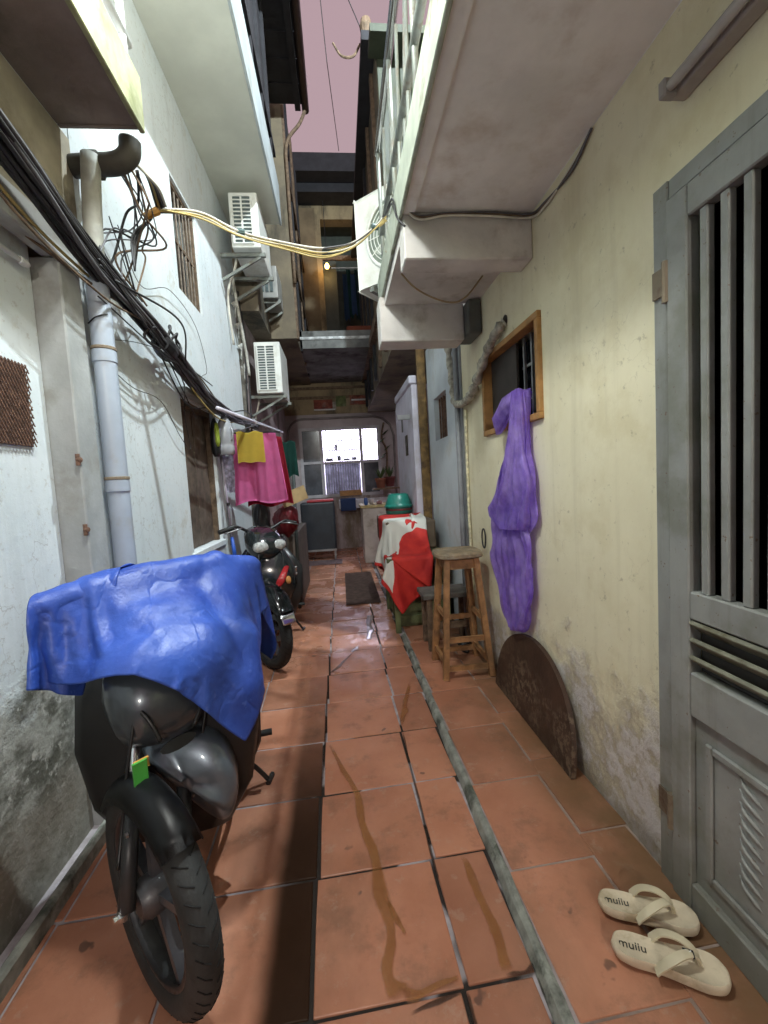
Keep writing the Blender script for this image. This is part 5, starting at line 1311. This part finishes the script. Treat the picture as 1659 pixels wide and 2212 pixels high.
# ------------------------------------------------------------ half-round board
HB_ = NB(); poly = []
for k in range(33):
    a = math.pi * k / 32
    poly.append((2.045 + .435 * math.cos(a), .43 * math.sin(a) ** .82))
prism(HB_, poly, lambda u, v, t: (.885 + v * .11 + t, u, .036 + v), -.010, .012)
BRW = NT('worn_brown_board'); nb = BRW.noise(5, 8, .7); xx = BRW.xyz()
cb = BRW.mix(BRW.ramp(nb, .35, .65), (.030, .016, .010), (.062, .032, .020))
scr = BRW.math('MULTIPLY', BRW.ramp(BRW.noise(28, 7, .75), .46, .58), BRW.ramp(BRW.noise(2.2, 3, .5, BRW.scalev((1, 1, 1), (.3, .6, .35))), .45, .62))
cb = BRW.mix(BRW.math('MULTIPLY', scr, .55), cb, (.22, .165, .11)); BRW.color(cb); BRW.rough(.55); BRW.bump(BRW.noise(45, 5), .3, .004)
hbo = build('table_leaf', HB_, BRW.m, loc=(.9, 2.1, 0)); tag(hbo, 'dark brown half-round table leaf leaning against the cream wall', 'board')

# ------------------------------------------------------------ flip-flops
def flipflop(label, heel, toe, mir=1, logo=False):
    a, b = Vector((*heel, 0)), Vector((*toe, 0)); d = (b - a); L = d.length; d.normalize(); s = Vector((-d.y, d.x, 0)) * mir
    t = thing('flip_flop', label, 'sandal', ((a.x + b.x) / 2, (a.y + b.y) / 2, .004), 'cream flip-flops')
    out = [(0, .0), (.015, .030), (.06, .040), (.14, .038), (.19, .043), (.235, .048), (.265, .040), (.282, .018), (.285, 0), (.280, -.022), (.262, -.040), (.23, -.047), (.18, -.042), (.12, -.035), (.05, -.038), (.012, -.028)]
    k = L / .285
    def q(u, v, z): return a + d * u * k + s * v * k + Vector((0, 0, z + .035))
    pts = spline([(u, v, 0) for u, v in out] + [(0, 0, 0)], 4)[:-1]
    cx_ = .145
    rings = []
    for z, sc in ((.004, .93), (.008, .985), (.020, 1.0), (.028, .985), (.031, .955)):
        rings.append([q(cx_ + (p.x - cx_) * sc, p.y * sc, z + (.004 * max(0, 1 - p.x / .1))) for p in pts])
    cap = [q(cx_ + (p.x - cx_) * .80, p.y * .80, .0285) for p in pts]; rings.append(cap)
    SO = mat('cream_sole', (.60, .52, .38), .6, var=.12, scale=12, bump=.2, bscale=90, dirt=(.33, .26, .15), dscale=9, damt=.7)
    build('sole', loft(NB(), rings), SO, t, smooth=True, autos=50)
    SR = mat('cream_strap', (.56, .50, .35), .4, var=.1, bump=.05)
    for sg in (1, -1):
        P_ = spline([q(.105, .043 * sg, .022), q(.135, .040 * sg, .052), (q(.175, .022 * sg, .068)), q(.205, .006 * sg, .060), q(.218, 0, .034)], 6)
        rings = []
        for i, p in enumerate(P_):
            w = .013 - .006 * i / len(P_); tng = (P_[min(i + 1, len(P_) - 1)] - P_[max(i - 1, 0)]).normalized()
            n_ = Vector((0, 0, 1)); sd_ = tng.cross(n_).normalized(); n2 = sd_.cross(tng)
            rings.append([p + sd_ * w * c1 + n2 * .0035 * c2 for c1, c2 in ((-1, -.6), (1, -.6), (1, .6), (0, 1), (-1, .6))])
        build('strap', loft(NB(), rings), SR, t, smooth=True, autos=50)
    # printed word at the heel
    cu = bpy.data.curves.new('heel_print', 'FONT'); cu.body = 'miiiiii'; cu.size = .030; cu.align_x = 'CENTER'; cu.align_y = 'CENTER'; cu.extrude = .0004
    cu.body = 'muiiu'
    to = bpy.data.objects.new('heel_print', cu); COL.objects.link(to)
    rot = Matrix((d.to_tuple(), (s * mir).to_tuple(), (0, 0, 1))).transposed()
    dg = bpy.context.evaluated_depsgraph_get(); me = bpy.data.meshes.new_from_object(to.evaluated_get(dg)); bpy.data.objects.remove(to)
    pm = bpy.data.objects.new('heel_print', me); COL.objects.link(pm); me.materials.append(BLACKP); pm.parent = t
    c0 = q(.055, .0, .0305) - ORG[t]; pm.matrix_local = Matrix.Translation(c0) @ rot.to_4x4()
    if logo:
        c = q(.188, -.012, .066)
        bm = NB(); obox(bm, c, d, s, (0, 0, 1), .012, .010, .0022, .001); L_ = build('logo_tag', bm, BLACKP, t)
        bm = NB(); tube(bm, [c + d * -.006 + s * .004 + Vector((0, 0, .003)), c + d * .001 + Vector((0, 0, .003)), c + d * .006 + s * .005 + Vector((0, 0, .003))], .0014, 5); build('logo_mark', bm, WHITEP, L_)
    return t
flipflop('farther cream flip-flop, its toe towards the grey door', (.672, 1.105), (.908, 1.008), 1)
flipflop('nearer cream flip-flop with a black logo tag on the strap', (.638, .993), (.872, .876), 1, True)

# ------------------------------------------------------------ purple plastic bag on the window bar
PBg = thing('plastic_bag', 'long purple plastic bag knotted to the window and hanging down the cream wall', 'plastic bag', (.90, 2.15, .5))
PURP = NT('purple_film'); c = PURP.mix(PURP.ramp(PURP.noise(9, 6), .3, .7), (.32, .19, .72), (.54, .40, .90)); PURP.color(c); PURP.rough(.32)
PURP.b.inputs['Subsurface Weight'].default_value = 0
tr = PURP.n('ShaderNodeBsdfTranslucent'); PURP.l(c, tr.inputs[0]); mx = PURP.n('ShaderNodeMixShader'); mx.inputs[0].default_value = .40
PURP.l(PURP.b.outputs[0], mx.inputs[1]); PURP.l(tr.outputs[0], mx.inputs[2]); tp = PURP.n('ShaderNodeBsdfTransparent'); tp.inputs[0].default_value = (.75, .65, .95, 1); mx2 = PURP.n('ShaderNodeMixShader')
PURP.l(PURP.ramp(PURP.noise(8, 5, .6), .35, .65, .16, .52), mx2.inputs[0]); PURP.l(mx.outputs[0], mx2.inputs[1]); PURP.l(tp.outputs[0], mx2.inputs[2]); PURP.l(mx2.outputs[0], PURP.t.nodes['Material Output'].inputs[0])
b1 = PURP.bump(PURP.noise(22, 5, .65, PURP.scalev((1, 1, .45)), .6), .6, .015); PURP.bump(PURP.noise(70, 4, .6), .4, .005, b1)
def bagloft(name, secs, n=110, seed=1, fold=.16, dep=.035):
    rnd = random.Random(seed); rings = []
    S_ = []
    for i in range(len(secs) - 1):
        for k in range(12):
            t_ = k / 12; S_.append([secs[i][j] + (secs[i + 1][j] - secs[i][j]) * t_ for j in range(3)])
    S_.append(list(secs[-1]))
    ph = [rnd.uniform(0, 6.28) for _ in range(6)]
    for z, ya, yb in S_:
        c = (ya + yb) / 2; w = abs(yb - ya) / 2; r = []
        for k in range(n):
            a = 2 * math.pi * k / n
            f_ = 1 + fold * (math.sin(5 * a + ph[0] + 2 * z) * .5 + math.sin(9 * a + ph[1] - 3 * z) * .35 + math.sin(14 * a + ph[2] + 6 * z) * .25)
            f2 = 1 + .05 * math.sin(z * 23 + ph[3] + 2 * a)
            pl_ = (.006 * math.sin(11 * a + ph[1] + 1.5 * math.sin(5 * z)) + .0045 * math.sin(19 * a + ph[2] + 3 * z) + .003 * math.sin(31 * a + ph[5] - 7 * z) + .004 * math.sin(26 * z + 3 * a + ph[0])) * min(1., .35 + w / .2)
            r.append((.938 - dep * (1 + math.cos(a) * (1 + (f_ - 1) * .6)) + min(pl_, .006), c + w * math.sin(a) * (1 + (f_ - 1) * .5) * f2 * 1.08, z + .006 * math.sin(3 * a + ph[4])))
        rings.append(r)
    return build(name, loft(NB(), rings), PURP.m, PBg, smooth=True)
bagloft('bag_lower', [(1.14, 2.03, 2.40), (1.06, 2.05, 2.44), (.95, 2.02, 2.47), (.84, 2.0, 2.50), (.76, 2.02, 2.44), (.66, 2.03, 2.40), (.56, 2.06, 2.36), (.50, 2.10, 2.32), (.475, 2.14, 2.28)], seed=2, fold=.26, dep=.03)
bagloft('bag_upper', [(1.72, 1.995, 2.02), (1.64, 1.985, 2.06), (1.52, 1.99, 2.13), (1.42, 1.985, 2.17), (1.36, 1.97, 2.22), (1.30, 1.955, 2.28), (1.20, 1.95, 2.38), (1.12, 1.965, 2.47), (1.07, 1.99, 2.44), (1.03, 2.03, 2.36)], seed=5, fold=.30, dep=.042)
bm = NB(); rings = []
for i, (x, y, z, r1, r2) in enumerate(((.935, 2.00, 1.70, .012, .02), (.91, 2.09, 1.705, .025, .035), (.895, 2.20, 1.665, .035, .055), (.89, 2.29, 1.61, .035, .055), (.895, 2.33, 1.57, .02, .03), (.90, 2.34, 1.55, .004, .008))):
    rings.append([(x + r1 * math.cos(a) * (1 + .2 * math.sin(4 * a + i)), y + .3 * r2 * math.sin(a), z + r2 * math.sin(a) * (1 + .2 * math.cos(5 * a + i))) for a in [2 * math.pi * k / 18 for k in range(18)]])
build('bag_ear', loft(bm, rings), PURP.m, PBg, smooth=True)

# ------------------------------------------------------------ covered table on the right
TB = thing('table', 'old olive green table hidden under the red and white cloth', 'table', (.62, 4.0, 0))
OLV = mat('olive_paint', (.10, .12, .05), .6, var=.35, scale=8, bump=.2, dirt=(.04, .035, .02), dscale=5, damt=.7)
build('tabletop', box(NB(), .35, .90, 3.56, 4.35, .62, .655, .004), OLV, TB)
for x in (.40, .84):
    for y in (3.58, 4.30): build('leg', box(NB(), x, x + .045, y, y + .045, -.002, .62), OLV, TB)
build('crate', box(NB(), .44, .88, 3.64, 4.3, .033, .36, .006), OLV, TB)
for z in (.06, .17, .28): build('slat', box(NB(), .445, .875, 3.622, 3.639, z, z + .075, .003), OLV, TB)
for y in (3.70, 3.92, 4.14): build('slat', box(NB(), .422, .4395, y, y + .15, .05, .33, .003), OLV, TB)
build('brace', beam(NB(), (.43, 3.60, .05), (.46, 3.60, .55), .03, .02), OLV, TB)
HP = tag(build('covered_box', box(NB(), .40, .88, 3.98, 5.0, .656, .93, .02, 2), mat('box_brown', (.12, .09, .06), .8), loc=(.64, 4.3, .656)), 'long box under the back half of the red and white cloth and the green basin', 'box')
cols = [(sd_box, ((.625, 3.955, .60), (.275, .395, .058))), (sd_box, ((.64, 4.49, .79), (.24, .51, .145)))]
a_ = math.radians(20)
P0 = gridpts((.635, 4.02, 1.02), (math.cos(a_), math.sin(a_), 0), (-math.sin(a_), math.cos(a_), 0), 1.08, 1.50, 52, 66)
CP = drape(P0, cols, squash=.97, steps=120, iters=12, planes=((0, .93, -1), (2, .02, 1)), fric=.6, seed=3)
ct = NT('red_white_cotton'); cx = ct.xyz()
# printed pattern follows the cloth: white field with a ragged red field in front and a red back edge
uvn = ct.n('ShaderNodeAttribute'); uvn.attribute_name = 'clothuv'
us = ct.n('ShaderNodeSeparateXYZ'); ct.l(uvn.outputs['Vector'], us.inputs[0]); u_, v_ = us.outputs[0], us.outputs[1]
zig = ct.n('ShaderNodeTexWave'); zig.wave_type = 'BANDS'; zig.bands_direction = 'Y'; zig.wave_profile = 'TRI'; zig.inputs['Scale'].default_value = 3.0; ct.l(uvn.outputs['Vector'], zig.inputs['Vector'])
edge = ct.math('ADD', ct.math('MULTIPLY', zig.outputs['Fac'], .08), .16)
zx = ct.n('ShaderNodeTexWave'); zx.wave_type = 'BANDS'; zx.bands_direction = 'X'; zx.wave_profile = 'TRI'; zx.inputs['Scale'].default_value = 1.6; ct.l(uvn.outputs['Vector'], zx.inputs['Vector'])
redf = ct.math('LESS_THAN', v_, ct.math('ADD', ct.ramp(u_, 0., .42, .13, .42), ct.math('MULTIPLY', ct.math('SUBTRACT', ct.noise(4., 2, .5, uvn.outputs['Vector']), .5), .22)))
redb = ct.math('GREATER_THAN', v_, .70)
redl = ct.math('LESS_THAN', u_, .03)
rm = ct.math('MAXIMUM', ct.math('MAXIMUM', redf, redb), redl)
ct.color(ct.mix(rm, (.60, .60, .55), ct.mix(ct.ramp(ct.noise(7, 4), .3, .7), (.42, .012, .012), (.58, .03, .02)))); ct.rough(.75); ct.bump(ct.noise(160, 3), .25, .003)
bm = sheet(NB(), CP)
o = build('tablecloth', bm, ct.m, smooth=True, loc=(.63, 4.0, .6))
at = o.data.attributes.new('clothuv', 'FLOAT_VECTOR', 'POINT')
nn, mm = CP.shape[:2]
for i in range(nn):
    for j in range(mm): at.data[i * mm + j].vector = (i / (nn - 1), j / (mm - 1), 0)
md = o.modifiers.new('sub', 'SUBSURF'); md.levels = 1; md.render_levels = 1
md = o.modifiers.new('thick', 'SOLIDIFY'); md.thickness = .003
tag(o, 'red and white cloth draped over the table with a pointed corner hanging low', 'tablecloth')
# counter, basin and jars behind
CN = thing('counter', 'off-white washing counter behind the covered table', 'counter', (.6, 7.2, 0))
build('body', box(NB(), .33, .95, 6.9, 7.6, 0, .90, .008), mat('counter_white', (.55, .54, .50), .7, var=.12, scale=5, dirt=(.25, .22, .16), dscale=4, damt=.6), CN)
build('top', box(NB(), .30, .955, 6.87, 7.62, .901, .945, .006), mat('yellowed_top', (.50, .44, .22), .6, var=.2), CN)
BS = thing('basin', 'green plastic basin turned upside down behind the red and white cloth', 'basin', (.65, 4.84, .931))
GRN = mat('green_plastic', (.012, .17, .13), .35, var=.15, bump=.03)
build('bowl', lathe(NB(), [(0, .24), (.09, .24), (.115, .225), (.145, .14), (.155, .11), (.165, .105), (.165, .09), (.15, .085), (.15, .02), (.13, 0), (0, 0)], (.65, 4.84, .931), (0, 0, 1), 28), GRN, BS, smooth=True, autos=45)
build('red_band', lathe(NB(), [(.151, .05), (.153, .052), (.153, .072), (.151, .074)], (.65, 4.84, .931), (0, 0, 1), 28, True), mat('maroon_band', (.10, .02, .02), .5), BS)
for k, (x, y, h, r, c, lb) in enumerate(((.40, 7.0, .12, .035, (.05, .12, .35), 'small blue jar on the washing counter'), (.50, 7.1, .09, .04, (.45, .42, .40), 'pale bowl on the washing counter'), (.62, 7.0, .06, .05, (.30, .16, .16), 'dull pink dish on the washing counter'))):
    tag(build('jar', lathe(NB(), [(0, 0), (r * .8, 0), (r, h * .4), (r * .9, h * .9), (r * .6, h), (0, h)], (x, y, .946), (0, 0, 1), 16), mat('jar_%d' % k, c, .35), smooth=True, loc=(x, y, .946)), lb, 'jar')
for k, (x, z, c) in enumerate(((.55, 1.20, (.22, .08, .05)), (.72, 1.22, (.10, .02, .02)))):
    t = thing('flower_pot', ['terracotta flower pot on the far shelf', 'dark red flower pot on the far shelf'][k], 'flower pot', (x + .2, 7.9, z))
    build('pot', lathe(NB(), [(0, 0), (.07, 0), (.10, .14), (.11, .15), (.11, .18), (.09, .18), (.085, .15), (0, .14)], (x + .2, 7.9, z), (0, 0, 1), 18), mat('pot_%d' % k, c, .7), t, smooth=True, autos=40)
    rn = random.Random(k)
    for q_ in range(14):
        a = rn.uniform(0, 6.28); l_ = rn.uniform(.12, .3); e = Vector((math.cos(a) * .6, math.sin(a) * .6, 1)).normalized(); b0 = Vector((x + .2, 7.9, z + .15)); sd_ = e.cross(Vector((0, 0, 1))).normalized()
        bm = NB(); loft(bm, [[b0, b0 + e * .005, b0 + Vector((0, 0, .004))], [b0 + e * l_ * .6 + sd_ * .025, b0 + e * l_ * .62 - sd_ * .025, b0 + e * l_ * .6 + Vector((0, 0, .006))], [b0 + e * l_, b0 + e * l_ + sd_ * .001, b0 + e * l_ + Vector((0, 0, .002))]])
        build('leaf', bm, mat('pot_leaf', (.05, .09, .03), .6), t)
tag(build('shelf', box(NB(), .60, 1.2, 7.7, 8.1, 1.17, 1.20), OLDW, loc=(.9, 7.9, 1.17)), 'dark shelf carrying flower pots at the far right', 'shelf')

# dark chest on a stand at the end
BX = thing('chest', 'tall dark chest with red lid cloth on a low stand at the alley end', 'chest', (-.4, 7.6, 0))
build('body', box(NB(), -.72, -.13, 7.5, 7.9, .16, 1.02, .03, 2), mat('navy_black', (.018, .024, .032), .45, var=.2), BX)
build('lid', box(NB(), -.60, -.14, 7.49, 7.91, 1.021, 1.06, .01), mat('red_lid', (.35, .04, .05), .6), BX)
build('rail', box(NB(), -.72, -.13, 7.46, 7.499, .16, .19), STEEL, BX)
for x in (-.70, -.18):
    for y in (7.5, 7.86): build('foot', box(NB(), x, x + .03, y, y + .03, 0, .159), STEEL, BX)
tag(build('rag', lumpy_bm() if False else box(NB(), -.02, .28, 8.38, 8.448, .78, 1.03, .01), terry('blue_rag', (.03, .06, .16)), loc=(.1, 8.4, .8)), 'dark blue cloth folded over the white ledge', 'cloth')
for k in range(6):
    z0 = 3.9 + .05 * (k % 3); x = .30 + k * .075
    c = ((.03, .07, .15), (.01, .06, .06), (.05, .10, .22), (.02, .05, .05), (.04, .08, .16), (.015, .04, .05))[k]
    cloth_hang('garment', ['slate blue', 'deep teal', 'bright navy', 'dark green', 'dull blue', 'black green'][k] + ' garment hanging in the gallery doorway', terry('garment_%d' % k, c), x, x + .085, 8.45 + .03 * (k % 2), z0 + .55, 5.3 + .1 * (k % 2), 1.4, .012, .02, 'garment', seed=k)
tag(build('clothes_rail', tube(NB(), [(.1, 8.46, 5.42), (.85, 8.46, 5.42)], .012, 6), STEEL, loc=(.4, 8.46, 5.42)), 'thin rail of garments in the gallery doorway', 'rail')
tag(build('cloth', box(NB(), .25, .85, 6.7, 6.8, 3.582, 3.72, .02), terry('rust_cloth', (.16, .04, .02)), loc=(.5, 6.75, 3.58)), 'rust red cloth heaped on the gallery edge', 'cloth')
# floor mats
for k, (x0, x1, y0, y1, c) in enumerate(((-.02, .36, 4.55, 6.2, (.12, .075, .06)), (-.72, -.05, 7.0, 7.45, (.30, .22, .23)))):
    P = np.zeros((14, 20, 3))
    for i in range(14):
        for j in range(20): P[i, j] = (x0 + (x1 - x0) * i / 13, y0 + (y1 - y0) * j / 19, .008 + .003 * math.sin(i * 1.3 + j))
    tag(build('floor_mat', sheet(NB(), P, .006), mat('mat_%d' % k, c, .9, var=.3, scale=15, bump=.4), smooth=True, loc=(x0, y0, 0)), ['dark brown mat lying along the wet tiles', 'pale mat in front of the dark chest'][k], 'mat')
